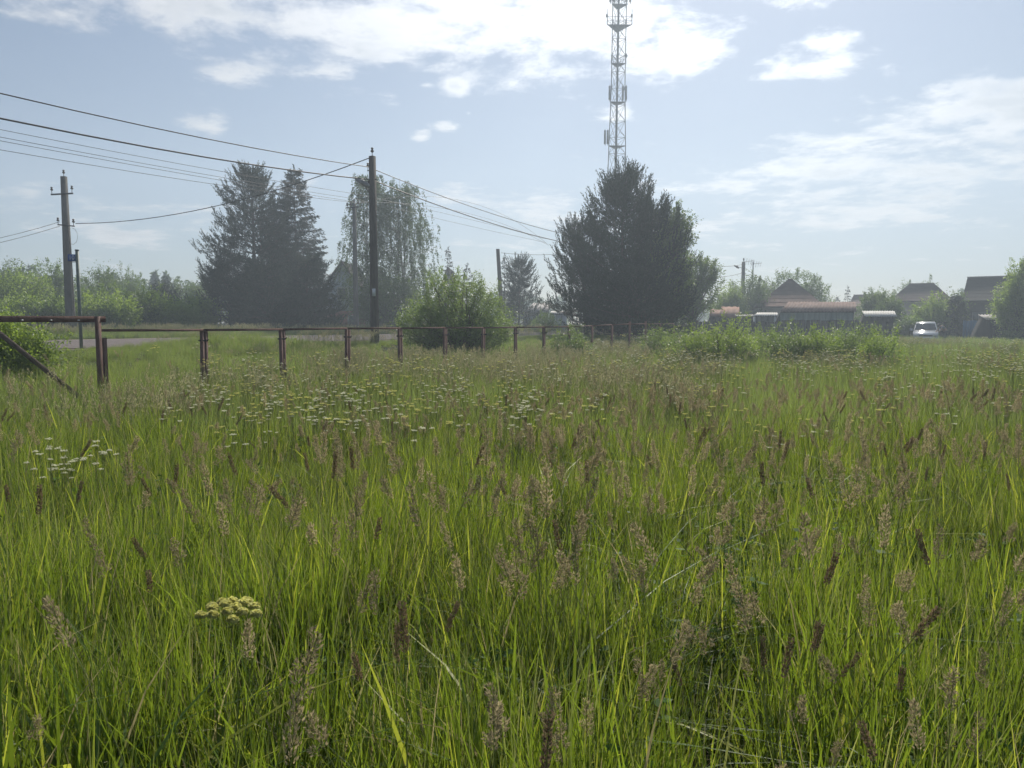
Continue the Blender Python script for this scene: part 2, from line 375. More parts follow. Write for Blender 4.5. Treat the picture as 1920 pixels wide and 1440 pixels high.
# ------------------------------------------------------------------ haze volume, added mostly in place of veiling lens glare
def make_haze():
    g = Geo().box((0, 92, 24.), (500, 330, 53.))
    m, t = new_mat('pale_air')
    v = t.new('ShaderNodeVolumePrincipled'); v.inputs['Color'].default_value = (.74, .87, 1, 1)
    v.inputs['Density'].default_value = HAZE; v.inputs['Anisotropy'].default_value = .35
    o = t.new('ShaderNodeOutputMaterial'); t.l.new(v.outputs[0], o.inputs['Volume'])
    ob = part('haze', g, m); ob['kind'] = 'stuff'
    m.volume_intersection_method = 'FAST' if hasattr(m, 'volume_intersection_method') else None
try: make_haze()
except TypeError as ex: print('haze', ex)

# ------------------------------------------------------------------ trees
def rdir(n):
    v = rng.normal(size=(n, 3)); return v / np.linalg.norm(v, axis=1)[:, None]
def bezier(a, b, c, n=6):
    t = np.linspace(0, 1, n)[:, None]; a, b, c = map(np.asarray, (a, b, c))
    return (1 - t) ** 2 * a + 2 * t * (1 - t) * b + t * t * c

def deciduous(H, lobes, clumps, per, leaf, cr=.45, trunk_r=.12, stems=1, limb=.6, droop=0., wr=.5, spiky=.0):
    """returns (trunk geo, crown geo). lobes: ellipsoids (x,y,z,rx,ry,rz)"""
    tr, cg = Geo(), Geo()
    lob = np.array(lobes, float); vol = lob[:, 3] * lob[:, 4] * lob[:, 5]; pick = rng.choice(len(lob), clumps, p=vol ** .7 / (vol ** .7).sum())
    d = rdir(clumps); r = rng.uniform(.45, 1., clumps) ** .55 * (1 + rng.normal(0, .09, clumps))
    C = lob[pick, :3] + d * lob[pick, 3:6] * r[:, None]
    C = C[C[:, 2] > .12]
    # trunks
    bases = [np.array([rng.normal(0, .16) * (stems > 1), rng.normal(0, .16) * (stems > 1), -.15]) for _ in range(stems)]
    tops = []
    for b in bases:
        l = lob[rng.integers(len(lob))] if stems > 1 else lob[np.argmax(lob[:, 2])]
        top = np.array([l[0] * .8, l[1] * .8, min(H * .92, l[2] + l[5] * .5)])
        mid = (b + top) / 2 + np.array([rng.normal(0, .1), rng.normal(0, .1), 0]) * H * .1
        path = bezier(b, mid, top, 10); rad = trunk_r * np.linspace(1, .18, 10); rad[0] *= 1.25
        tr.tube(path, rad, 7); tops.append(path)
    k = int(len(C) * limb); order = rng.permutation(len(C))[:k]
    for i in order:
        c = C[i]; path = tops[rng.integers(len(tops))]
        f = np.clip((c[2] / H) * .75 + rng.normal(0, .05) - .05, .08, .93); a = path[int(f * 9)]
        mid = (a + c) / 2 + np.array([0, 0, -.08 * np.linalg.norm(c - a)])
        L = np.linalg.norm(c - a); tr.tube(bezier(a, mid, c, 5), np.linspace(min(trunk_r * .4, .018 + L * .012), .006, 5), 4, cap=False)
    n = len(C) * per
    ci = np.repeat(np.arange(len(C)), per); size = cr * rng.uniform(.6, 1.35, len(C))
    off = rng.normal(size=(n, 3)) * size[ci][:, None] * np.array([.62, .62, .48])
    if spiky:   # shoots that stand out of the outline
        sh = rng.random(len(C)) < spiky; dirs = d[:len(C)] * .5 + np.array([0, 0, .9]); dirs /= np.linalg.norm(dirs, axis=1)[:, None]
        tt = rng.uniform(-.4, 1.6, n); m = sh[ci]
        off[m] = dirs[ci][m] * (tt[m] * size[ci][m] * 1.1)[:, None] + rng.normal(size=(m.sum(), 3)) * (size[ci][m] * .16)[:, None]
    pos = C[ci] + off; pos[:, 2] = np.maximum(pos[:, 2], .05)
    ld = off / (np.linalg.norm(off, axis=1)[:, None] + 1e-6) + rdir(n) * .8 + np.array([0, 0, -.25 - droop])
    nr = rdir(n) * .9 + np.array([0, 0, .8])
    cv = rng.random(len(C))
    cg.leaves(pos, ld, nr, leaf * rng.uniform(.7, 1.3, n), leaf * wr * rng.uniform(.8, 1.2, n), np.clip(cv[ci] * .6 + rng.random(n) * .4, 0, 1))
    return tr, cg

def pine(H, prof, whorls, perw, shoots, tr_r=.16, up=.55, seedlean=0., sl=.34):
    """prof(f)->branch reach at height fraction f"""
    tr, cg = Geo(), Geo()
    zs = np.linspace(0, 1, 12); path = np.stack([np.sin(zs * 3) * .08 + seedlean * zs, np.cos(zs * 2.3) * .06, zs * H - .1], 1)
    tr.tube(path, tr_r * (1.05 - zs * .93), 8)
    S, D = [], []
    for w in range(whorls):
        f = .05 + .93 * (w + rng.random() * .5) / whorls
        z = f * H; bx = np.interp(f, zs, path[:, 0]); by = np.interp(f, zs, path[:, 1])
        L0 = prof(f)
        for b in range(perw):
            az = rng.random() * 2 * PI; L = L0 * rng.uniform(.62, 1.12)
            if L < .12: continue
            h = np.array([math.cos(az), math.sin(az), 0]); rise = L * (up * (.15 + f) + rng.normal(0, .07))
            a = np.array([bx, by, z]); m = a + h * L * .55 + np.array([0, 0, rise * .25]); c = a + h * L + np.array([0, 0, rise])
            bp = bezier(a, m, c, 7); tr.tube(bp, np.linspace(.012 + L * .010, .008, 7), 4, cap=False)
            ns = max(4, int(shoots * (.35 + L / 3.2)))
            t = rng.uniform(.12 if L < 1.5 else .25, 1., ns) ** .75; side = rng.choice([-1, 1], ns) * rng.random(ns) * (.46 * L * (1.15 - t) + .1)
            p = np.stack([np.interp(t * 6, np.arange(7), bp[:, i]) for i in range(3)], 1)
            perp = np.array([-h[1], h[0], 0])
            p = p + perp * side[:, None] + np.array([0, 0, 1]) * (rng.normal(0, .07, ns) + np.abs(side) * .1)[:, None] 
            dd = h * rng.uniform(.25, .9, ns)[:, None] + perp * (np.sign(side) * rng.uniform(0, .5, ns))[:, None] + np.array([0, 0, 1.]) * rng.uniform(.35, 1.0, ns)[:, None] * (.45 + up)
            S.append(p); D.append(dd)
            ft = bp[-1] + rdir(3) * .12; fdv = h * .45 + np.array([0, 0, .35 + up]) + rdir(3) * .25
            fdv = fdv / np.linalg.norm(fdv, axis=1)[:, None]
            for q_ in (0., .24, .46): S.append(ft + fdv * q_); D.append(fdv)
            S.append(p + rng.normal(0, .13, p.shape) - h * .1); D.append(dd + rdir(ns) * .5 + h * .3)
    # leader
    S.append(np.stack([np.full(14, path[-1, 0]) + rng.normal(0, .12, 14), np.full(14, path[-1, 1]) + rng.normal(0, .12, 14), H - rng.random(14) * .8], 1)); D.append(np.tile([0, 0, 1.], (14, 1)) + rng.normal(0, .2, (14, 3)))
    S = np.vstack(S); D = np.vstack(D); D /= np.linalg.norm(D, axis=1)[:, None]
    n = len(S); nb = 7; sv = rng.random(n)
    L = sl * rng.uniform(.7, 1.3, n)
    i = np.repeat(np.arange(n), nb); tt = np.tile(np.linspace(0, .8, nb), n)
    c = S[i] + D[i] * (tt * L[i])[:, None]
    nd = D[i] * 1.0 + rdir(n * nb) * .6
    cg.leaves(c, nd, rdir(n * nb), .15 * rng.uniform(.8, 1.2, n * nb), .045, np.clip(sv[i] * .7 + rng.random(n * nb) * .3, 0, 1))
    return tr, cg

def spruce(H, R, whorls, perw, sprays, tr_r=.14, taper=.9, droop=.3):
    tr, cg = Geo(), Geo()
    zs = np.linspace(0, 1, 8); tr.tube(np.stack([zs * 0, zs * 0, zs * H - .1], 1), tr_r * (1.03 - zs), 7)
    P_, D_, L_ = [], [], []
    for w in range(whorls):
        f = .04 + .95 * (w + rng.random() * .3) / whorls; z = f * H; L0 = R * (1 - f) ** taper + .08
        for b in range(perw):
            az = rng.random() * 2 * PI; L = L0 * rng.uniform(.7, 1.12); h = np.array([math.cos(az), math.sin(az), 0]); perp = np.array([-h[1], h[0], 0])
            a = np.array([0, 0, z]); c = a + h * L + np.array([0, 0, L * (.18 * f * 2 - droop * (1 - f))]); m = (a + c) / 2 + np.array([0, 0, -L * .12 * (1 - f)])
            bp = bezier(a, m, c, 6); tr.tube(bp, np.linspace(.01 + L * .008, .006, 6), 3, cap=False)
            ns = max(3, int(sprays * (.2 + L / 2.)))
            t = rng.uniform(.1, 1., ns) ** .8; side = rng.choice([-1, 1], ns)
            p = np.stack([np.interp(t * 5, np.arange(6), bp[:, i]) for i in range(3)], 1) + np.array([0, 0, 1.]) * rng.normal(0, .07, ns)[:, None]
            dd = h * rng.uniform(.5, 1., ns)[:, None] + perp * (side * rng.uniform(.2, .8, ns))[:, None] + np.array([0, 0, 1]) * rng.uniform(-.5, .12, ns)[:, None]
            P_.append(p); D_.append(dd); L_.append(.13 + .28 * L * (1.05 - t) * rng.uniform(.5, 1., ns))
    k = 10; P_.append(np.stack([rng.normal(0, .03, k), rng.normal(0, .03, k), H - rng.random(k) * .7], 1)); D_.append(np.tile([0, 0, 1.], (k, 1)) + rng.normal(0, .3, (k, 3))); L_.append(np.full(k, .25))
    S = np.vstack(P_); D = np.vstack(D_); L = np.concatenate(L_); D /= np.linalg.norm(D, axis=1)[:, None]
    nb = 5; i = np.repeat(np.arange(len(S)), nb); tt = np.tile(np.linspace(0, .85, nb), len(S)); sv = rng.random(len(S))
    c = S[i] + D[i] * (tt * L[i])[:, None]
    nd = D[i] + rdir(len(i)) * .5 + np.array([0, 0, -.15])
    cg.leaves(c, nd, rdir(len(i)) + np.array([0, 0, .8]), np.maximum(.13, L[i] * .38), .055, np.clip(sv[i] * .6 + rng.random(len(i)) * .4, 0, 1))
    return tr, cg

def birch(H, R, strands, per, leaf=.075):
    tr, cg = Geo(), Geo(); paths = []
    for k in range(3):
        top = np.array([rng.normal(0, R * .22), rng.normal(0, R * .2), H * rng.uniform(.88, .98)])
        b = np.array([rng.normal(0, .15), rng.normal(0, .15), -.1]); path = bezier(b, (b + top) / 2 + rng.normal(0, .25, 3), top, 12)
        tr.tube(path, .13 * np.linspace(1, .1, 12), 7); paths.append(path)
    for s_ in range(strands):
        path = paths[rng.integers(3)]; f = rng.uniform(.18, 1.) ; a = path[int(f * 11)]
        az = rng.random() * 2 * PI; reach = R * (np.interp(f, [.15, .3, .6, .85, 1.], [.75, 1., .95, .62, .28])) * rng.uniform(.25, 1.08) ** .7
        h = np.array([math.cos(az), math.sin(az), 0]); rise = reach * rng.uniform(.35, .75) + .2
        c = a + h * reach + np.array([0, 0, rise]); c[2] = min(c[2], H * (1 + rng.random() * .02))
        mid = a + h * reach * .4 + np.array([0, 0, rise * .9])
        up = bezier(a, mid, c, 5)
        if s_ % 3 == 0: tr.tube(up, np.linspace(.022, .006, 5), 3, cap=False)
        hl = rng.uniform(.6, 2.3) * (.5 + .6 * (1 - f * .5)); e_ = c + h * hl * .12 + np.array([rng.normal(0, .1), rng.normal(0, .1), -hl])
        e_[2] = max(e_[2], .4)
        hang = bezier(c, c + h * .25 + np.array([0, 0, -.05]), e_, 8)
        t = rng.random(per) ** .9; p = np.stack([np.interp(t * 7, np.arange(8), hang[:, i]) for i in range(3)], 1) + rng.normal(0, .05, (per, 3))
        nd = rdir(per) * .7 + np.array([0, 0, -1.])
        cg.leaves(p, nd, rdir(per), leaf * rng.uniform(.8, 1.4, per), leaf * .7, np.clip(rng.random() * .6 + rng.random(per) * .4, 0, 1))
    return tr, cg

def tree(name, label, cat, at, geos, leafmat, barkmat='bark', rz=0., s=1., group=None, crown='crown', trunk='trunk'):
    x, y = at; o = thing(name, label, cat, (x, y, G(x, y)), rz, group, s)
    part(trunk, geos[0], M[barkmat], o, smooth=True); part(crown, geos[1], M[leafmat], o)
    return o
def gx(px, Y):  # ground point under column px
    return float(P(px, 620, Y)[0]), float(Y)

# --- the dark pine and spruce across the road
H = 12.0
pf = lambda f: np.interp(f, [0, .1, .3, .42, .5, .62, .75, .9, 1], [3.0, 3.4, 3.3, 3.6, 3.0, 2.9, 2.0, 1.0, .2])
tree('pine_tree', 'broad dark pine with open upturned branches, beside the narrower spruce across the road', 'pine tree', gx(478, 56), pine(H, pf, 28, 8, 19, .2, .5), 'pine')
tree('spruce_tree', 'tall pointed dark spruce with layered drooping branches, just beside the pine across the road', 'spruce tree', gx(558, 58), spruce(12.5, 3.6, 38, 11, 33, taper=.7), 'spruce')
tree('pine_tree', 'dark pine filling the gap between the tallest pine and the pointed spruce', 'pine tree', gx(512, 59), pine(8.4, lambda f: 2.4 * (1 - f) ** .6 + .3, 20, 7, 18, .16, .4), 'pine')
tree('pine_tree', 'low wide dark pine spreading at the foot of the tall pine across the road', 'pine tree', gx(430, 54), pine(5.2, lambda f: 2.6 * (1 - f) ** .6 + .4, 14, 8, 20, .12, .4), 'pine')
tree('pine_tree', 'low dark bushy pine between the spruce and the blue-gabled house', 'pine tree', gx(575, 55), pine(5.4, lambda f: 2.3 * (1 - f) ** .6 + .4, 14, 9, 22, .12, .4), 'pine')
tree('pine_tree', 'low dark bushy pine in front of the tall pine and spruce trunks', 'pine tree', gx(505, 53), pine(4.6, lambda f: 2.5 * (1 - f) ** .5 + .4, 12, 9, 22, .12, .4), 'pine')
# --- weeping birches
tree('birch_tree', 'tall weeping birch behind the concrete lamp pole, leaves hanging in strands', 'birch tree', gx(690, 60), birch(13.0, 2.3, 640, 44, .10), 'leaf_birch', 'bark_birch')
tree('birch_tree', 'weeping birch with a broad hanging crown right of the lamp pole', 'birch tree', gx(762, 60), birch(12.5, 2.7, 760, 44, .10), 'leaf_birch', 'bark_birch')
tree('bushy_tree', 'dense green tree low under the two weeping birches', 'tree', gx(735, 57), deciduous(5., [(0, 0, 2.2, 2.6, 1.6, 2.0), (-1.2, 0, 1.6, 1.3, 1.2, 1.3)], 160, 110, .15, .5), 'leaf_mid')
# --- small conifers seen over the willow
tree('spruce_tree', 'small thin spruce with a bare pointed tip beside the birch', 'spruce tree', gx(841, 70), spruce(7.6, 1.7, 22, 6, 11, .08, 1.05), 'spruce')
tree('spruce_tree', 'small spruce with two tips behind the round willow', 'spruce tree', gx(876, 68), spruce(5.9, 1.6, 18, 6, 12, .08, .9), 'spruce')
tree('pine_tree', 'small pine beside the leaning wooden pole, behind the willow', 'pine tree', gx(972, 68), pine(6.3, lambda f: 2.0 * (1 - f) ** .7 + .25, 16, 7, 16, .1, .6), 'pine')
tree('spruce_tree', 'slender spruce tip rising right behind the leaning wooden pole', 'spruce tree', gx(946, 69), spruce(6.9, 1.3, 20, 5, 11, .08, 1.), 'spruce')
# --- big willow by the fence
def willow(W, H, n, per, leaf=.075):
    lob = [(0, 0, H * .52, W * .33, W * .3, H * .42), (-W * .27, 0, H * .36, W * .24, W * .22, H * .32), (W * .24, .1, H * .4, W * .25, W * .22, H * .34), (W * .02, -.2, H * .3, W * .36, W * .3, H * .3)]
    return deciduous(H, lob, n, per, leaf, .26, .05, 6, .55, 0, .36, .35)
tree('willow_bush', 'big rounded willow bush behind the metal fence, below the leaning pole', 'willow bush', gx(856, 25.5), willow(4.1, 2.95, 460, 100), 'leaf_willow')
# --- the great dark pine group by the mast
tree('pine_tree', 'tallest dark pine standing in front of the lattice mast', 'pine tree', gx(1163, 45), pine(9.35, lambda f: np.interp(f, [0, .1, .4, .62, .8, .93, 1], [2.9, 3.1, 2.8, 2.2, 1.45, .75, .3]), 30, 9, 17, .2, .8, .0, .36), 'pine')
tree('pine_tree', 'dark pine leaning left of the tallest pine, ragged upturned shoots', 'pine tree', gx(1100, 45.5), pine(6.5, lambda f: np.interp(f, [0, .15, .5, .8, 1], [2.3, 2.6, 2.0, 1.1, .3]), 19, 6, 13, .15, .8, -.5, .36), 'pine')
tree('pine_tree', 'dark pine right of the tallest pine with a tuft of its own', 'pine tree', gx(1208, 44), pine(7.5, lambda f: np.interp(f, [0, .15, .5, .8, 1], [2.4, 2.6, 2.1, 1.1, .3]), 20, 7, 14, .16, .9, .6, .36), 'pine')
tree('broadleaf_tree', 'tall broadleaf tree half hidden at the pine group, round twigs against the sky', 'tree', gx(1258, 43.5), deciduous(8.0, [(0, 0, 5.2, 1.1, 1., 2.0), (.3, 0, 6.4, .7, .7, 1.2), (-.4, 0, 3.4, 1.3, 1.1, 2.0)], 190, 90, .13, .34, .1, 1, .8, spiky=.3), 'leaf_mid')
tree('broadleaf_tree', 'spreading dark green tree between the pine group and the lamp pole houses', 'tree', gx(1300, 53), deciduous(5.0, [(0, 0, 3.4, 1.7, 1.5, 1.9), (.5, 0, 4.5, 1., 1., 1.2), (-.9, 0, 2.4, 1.5, 1.4, 1.6)], 220, 90, .14, .38, .1, 1, .8, spiky=.3), 'leaf_mid')
tree('pine_tree', 'low dark pine skirt at the foot of the great pine group', 'pine tree', gx(1190, 43), pine(4.2, lambda f: 2.9 * (1 - f) ** .5 + .5, 12, 9, 22, .12, .45), 'pine')
# --- garden trees round the houses
def garden(px, Y, topy, w, label, mat='leaf_mid', n=200, per=90, leaf=.16, name='broadleaf_tree', cr=.45, spiky=.3, cat='tree'):
    x, y = gx(px, Y); H = CAMZ + (606 - topy) / FPX * Y - G(x, y); W = w / FPX * Y
    lob = [(0, 0, H * .62, W * .33, W * .3, H * .33), (-W * .25, 0, H * .45, W * .24, W * .22, H * .28), (W * .24, 0, H * .5, W * .24, W * .22, H * .3), (0, 0, H * .3, W * .36, W * .3, H * .28)]
    return tree(name, label, cat, (x, y), deciduous(H, lob, n, per, leaf, cr, .1, 2, .7, spiky=spiky), mat)
garden(1400, 72, 518, 90, 'leafy green garden tree around the foot of the lamp pole', n=180)
garden(1365, 70, 532, 60, 'pale green small tree at the pine group edge, above the rusty shed', 'leaf_light', n=120)
garden(1487, 78, 500, 150, 'wide walnut tree with spreading twigs behind the hipped brown roof', 'leaf_mid', n=300)
garden(1428, 80, 520, 70, 'green tree left behind the hipped brown roof', n=120)
garden(1642, 68, 536, 66, 'upright green tree between the red roof and the big hipped roof', n=150)
tree('spruce_tree', 'small pointed spruce far off above the corrugated red shed roof', 'spruce tree', gx(1587, 90), spruce(5.6, 1.2, 16, 6, 10, .07, .9), 'spruce')
tree('spruce_tree', 'tiny spruce beside the pointed one, above the shed roof', 'spruce tree', gx(1568, 92), spruce(4.6, 1.1, 14, 6, 10, .07, .9), 'spruce')
garden(1690, 88, 522, 44, 'small tree poking up left behind the dark hipped roof', n=80)
garden(1740, 90, 521, 46, 'small bare-twigged tree poking up behind the dark hipped roof ridge', n=70)
garden(1668, 64, 552, 50, 'rounded bush in front of the dark hipped roof corner', 'leaf_mid', n=100)
garden(1748, 63, 556, 78, 'light green rounded garden bush behind the parked van', 'leaf_light', n=150)
tree('spruce_tree', 'dark conical spruce behind the bending person', 'spruce tree', gx(1790, 62.5), spruce(3.9, 1.5, 22, 9, 24, .08, .7), 'spruce')
garden(1788, 64, 545, 40, 'sparse twiggy tree top above the conical spruce', n=50)
garden(1915, 55, 490, 92, 'large light leafy tree at the far right beside the dark gabled house', 'leaf_light', n=320)
garden(1985, 60, 500, 120, 'large leafy tree right of the lean-to roof', 'leaf_light', n=200)
garden(1700, 60, 590, 40, 'dark low bush beside the parked van', 'leaf_mid', n=60)
# --- willow shrubs in the meadow
def shrub(px, Y, w, topy, label, mat='leaf_willow', n=150, per=80, leaf=.07, name='willow_bush', cat='willow bush'):
    x, y = gx(px, Y); g0 = G(x, y); H = CAMZ + (606 - topy) / FPX * Y - g0; W = w / FPX * Y
    return tree(name, label, cat, (x, y), willow(W, H, n, per, leaf), mat)
shrub(1068, 25, 105, 616, 'small willow bush in the meadow in front of the great dark pine', n=100)
shrub(1345, 22.5, 175, 602, 'largest bright green willow bush of the meadow, below the rusty shed', 'leaf_light', n=230)
shrub(1235, 25, 85, 612, 'willow bush touching the left side of the largest one in the meadow', n=110)
shrub(1475, 24, 100, 618, 'low willow bush in front of the green-grey shed wall', n=110)
shrub(1605, 25, 150, 603, 'broad willow bush left of the parked van', n=220)
shrub(1395, 27, 90, 606, 'willow bush just right behind the largest meadow willow', 'leaf_light', n=90)
shrub(1652, 22, 100, 620, 'low bright willow bush in the meadow nearest the parked van', 'leaf_light', n=90)
shrub(1290, 23.5, 110, 614, 'willow bush filling the gap left of the largest meadow willow', 'leaf_willow', n=120)
shrub(1440, 25, 100, 620, 'pale willow bush between the largest and the broad one', 'leaf_willow', n=110)
shrub(1535, 24, 110, 615, 'bright willow bush against the left side of the broad one', 'leaf_light', n=130)
shrub(20, 12.6, 150, 603, 'leafy bush behind the slanting brace of the gate', 'leaf_light', n=230, per=90, leaf=.06, name='leafy_bush', cat='bush')
shrub(-70, 13.5, 200, 590, 'leafy bush beyond the gate frame, at the very edge', 'leaf_light', n=200, leaf=.06, name='leafy_bush', cat='bush')
shrub(1022, 60, 60, 588, 'small dark bush before the white shed', 'leaf_mid', n=60, leaf=.12, name='leafy_bush', cat='bush')

# --- wood edge across the road at the left
wood = [(40,52,505,150,'leaf_light','bright green rounded tree at the wood edge, left of the signpost'),(-40,50,520,150,'leaf_mid','green tree at the outermost edge of the wood'),
        (95,60,486,90,'leaf_mid','tall dense tree rising above the wood edge behind the concrete pole'),(30,64,488,80,'leaf_mid','dark crowned tree rising at the far end of the wood edge'),
        (60,46,560,110,'leaf_light','pale green bush before the wood, over the road'),(100,45,575,70,'leaf_mid','darker bush beside the foot of the concrete pole'),
        (200,47,555,110,'leaf_light','light green rounded bush right of the signpost'),(255,50,545,120,'leaf_mid','grey green bush in front of the far wood'),
        (190,66,497,90,'leaf_mid','tree with twiggy top right of the blue sign'),(175,50,540,80,'leaf_mid','bush with a dusty grey crown by the signpost'),
        (330,50,568,90,'leaf_light','light bush beneath the dark round tree'),(375,52,560,60,'leaf_light','bright bush at the edge of the dark pine'),
        (308,62,522,62,'pine','dark round tree standing in front of the far wood'),(240,72,508,80,'leaf_mid','mid green tree in the wood behind the grey bush'),
        (350,74,520,90,'leaf_mid','tree of the wood left of the dark pine'),(145,47,590,60,'leaf_mid','low bush hugging the concrete pole base'),
        (0,42,590,60,'leaf_light','low yellow green bush across the road near the gate beam')]
for px, Y, ty, w, mt, lb in wood:
    garden(px, Y, ty, w, lb, mt, n=int(60 + w * 1.1), per=82, leaf=.15, name='broadleaf_tree' if ty < 550 else 'leafy_bush', cr=.5, cat='tree' if ty < 550 else 'bush')

# far wood: countless crowns, one object
def far_wood():
    g = Geo()
    def crown(x, y, H, W, conif):
        n = int(170 * W * H / 20) if y < 150 else int(95 * W * H / 20); d = rdir(n); r = rng.uniform(.6, 1.05, n)
        z0 = G(x, y)
        if conif:
            f = rng.random(n) ** .7; an = rng.random(n) * 2 * PI; rr = W * .35 * (1 - f) * rng.uniform(.6, 1, n) + .05
            c = np.stack([x + rr * np.cos(an), y + rr * np.sin(an), z0 + f * H], 1)
        else:
            c = np.array([x, y, z0 + H * .55]) + d * np.array([W * .45, W * .45, H * .45]) * r[:, None]
        g.leaves(c, rdir(n) + np.array([0, 0, -.2]), rdir(n) + np.array([0, 0, .6]), rng.uniform(.5, 1.0, n), rng.uniform(.35, .6, n), np.clip(rng.random() * .5 + rng.random(n) * .5, 0, 1))
    for _ in range(620):
        an = math.radians(rng.uniform(-75, 75)); r = rng.uniform(115, 215)
        x, y = math.sin(an) * r, math.cos(an) * r
        u = x / y
        if u > -.30: r = 185 + rng.random() * 30; x, y = math.sin(an) * r, math.cos(an) * r
        if abs(x) > 215 or y > 218 or y < 20: continue
        if 18 < qof(x, y) < 38: continue
        Hh = rng.uniform(7.5, 10.0) if u < -.30 else rng.uniform(6, 9.)
        if u < -.3: Hh *= (math.hypot(x, y) / 150) ** .6
        crown(x, y, Hh, rng.uniform(3.5, 6), rng.random() < .3)
    o = part('far_forest', g, M['far_leaf']); o['kind'] = 'stuff'; o['label'] = 'far wood of mixed trees along the horizon'
far_wood()

# ------------------------------------------------------------------ poles and wires
def insulator(parent, p, s=1.):
    g = Geo().lathe([(0, .16), (.035, .155), (.05, .12), (.03, .10), (.03, .08), (.055, .06), (.06, .03), (.035, .0), (0, 0)], (0, 0, 0), 10)
    o = part('insulator', g, M['porcelain'], parent, smooth=True, loc=p); o.scale = (s, s, s)
    pin = part('pin', Geo().tube([(0, 0, -.14), (0, 0, .02)], .012, 5), M['dark_iron'], o)
    return o
def util_pole(name, label, x, y, top_z, w0, w1, mat='concrete', rz=0., lean=(0, 0)):
    z0 = G(x, y); o = thing(name, label, 'utility pole', (x, y, z0), rz); H = top_z - z0
    g = Geo(); c = .3
    V = []
    for z, w in ((-.4, w0 * 1.02), (H * .5, (w0 + w1) / 2), (H, w1)):
        lx, ly = lean[0] * z / H, lean[1] * z / H; h = w / 2; b = h * c
        V += [[lx + a, ly + e, z] for a, e in ((-h, -h + b), (-h + b, -h), (h - b, -h), (h, -h + b), (h, h - b), (h - b, h), (-h + b, h), (-h, h - b))]
    Q = [[k * 8 + i, k * 8 + (i + 1) % 8, k * 8 + 8 + (i + 1) % 8, k * 8 + 8 + i] for k in range(2) for i in range(8)]
    T = [[16, 16 + i, 17 + i] for i in range(1, 7)]
    g.add(V, Q, T); part('shaft', g, M[mat], o)
    return o, H
RA = -math.atan2(RD[0], RD[1])   # rotation that turns +Y to the road direction
# main pole with street lamp
mp = P(703, 640, 28.5); mx, my = mp[0], 28.5; mtop = P(703, 293, 28.5)[2]
o, H = util_pole('utility_pole', 'dark weathered pole with a street lamp arm, nearest the fence', mx, my, mtop, .27, .21, 'old_wood', RA)
insulator(o, (0, 0, H + .14), 1.1); insulator(o, (-.22, 0, H - .36), .9); insulator(o, (-.2, 0, H - 1.0), .9)
for a_, b_ in (((-.24, 0, H - .5), (.0, 0, H - .5)), ((-.24, 0, H - 1.12), (0, 0, H - 1.12)), ((0, 0, H - .85), (.22, 0, H - .85))): part('bracket', Geo().bar(a_, b_, .03), M['dark_iron'], o)
la = thing('street_lamp', 'grey street lamp head on its arm, fixed to the dark weathered pole', 'street lamp', (mx, my, G(mx, my)), 0)
ld = P(672, 338, 28.2); l0 = np.array([mx - .1, my, mtop - 1.35]); base = np.array([mx, my, G(mx, my)])
part('arm', Geo().tube(bezier(l0 - base, (l0 + ld) / 2 - base + np.array([0, 0, .12]), ld - base, 6), .028, 6), M['steel'], la)
hd = (ld - base); hh = hd + np.array([.35, .0, -.2]); part('lamp_head', Geo().tube([hd + np.array([-.12, 0, .06]), hd, (hd + hh) / 2, hh, hh + np.array([.04, 0, -.02])], [.03, .085, .11, .09, .04], 10), M['steel'], la, smooth=True)
part('lamp_lens', Geo().tube([hd + np.array([-.02, 0, -.04]), hd + np.array([.18, 0, -.15])], [.06, .08], 10), M['lamp_lens'], la)
pl = P(700, 548, 28.2); part('number_plate', Geo().box((pl[0] - mx, -.185, pl[2] - base[2]), (.12, .012, .28)), M['sign_white'], o).rotation_euler = (0, 0, -RA)
# second line pole behind
sx, sy = gx(668, 50)[0], 50.; stop = P(667, 382, 50)[2]
o2, H2 = util_pole('utility_pole', 'slim pale concrete pole with a short crossarm in front of the birch', sx, sy, stop, .30, .2, 'concrete', RA + PI / 2 * 0)
part('crossarm', Geo().bar((-.55, -.12, H2 - .25), (.5, -.12, H2 - .25), .07), M['dark_iron'], o2)
for q in ((-.5, -.12, H2 - .1), (.45, -.12, H2 - .1), (-.2, -.12, H2 - .1), (0, 0, H2 + .1)): insulator(o2, q, 1.2)
# left pole beyond the road
lx, ly = P(133, 620, 39)[0], 39.; ltop = P(120, 331, 39)[2]
o3, H3 = util_pole('utility_pole', 'tapering concrete pole with crossarms beside the blue street sign', lx, ly, ltop, .40, .25, 'concrete', 0, )
part('crossarm', Geo().bar((-.6, -.14, H3 - .92), (.5, -.14, H3 - .86), .07), M['dark_iron'], o3)
part('crossarm', Geo().bar((-.32, -.17, H3 - 2.42), (.52, -.17, H3 - 2.5), .06), M['dark_iron'], o3)
for q in ((0, 0, H3 + .15), (-.56, -.14, H3 - .72), (.46, -.14, H3 - .66), (-.3, -.17, H3 - 2.25), (.48, -.17, H3 - 2.32)): insulator(o3, q, 1.15)
part('cable', Geo().tube([(.22, -.2, H3 - 2.5), (.3, -.22, H3 - 3.6), (.34, -.24, H3 * .5), (.36, -.27, 1.1)], .02, 5), M['wire'], o3)
part('coiled_cable', Geo().tube([(.4 + .28 * math.sin(k * .6), -.2, H3 - 3.0 + .42 * math.cos(k * .6)) for k in range(11)], .008, 4), M['wire'], o3)
mb = part('meter_box', Geo().box((.4, -.32, .85), (.36, .22, .5)), M['steel'], o3); part('box_door', Geo().box((.4, -.437, .85), (.3, .01, .42)), M['grey_metal'], mb)
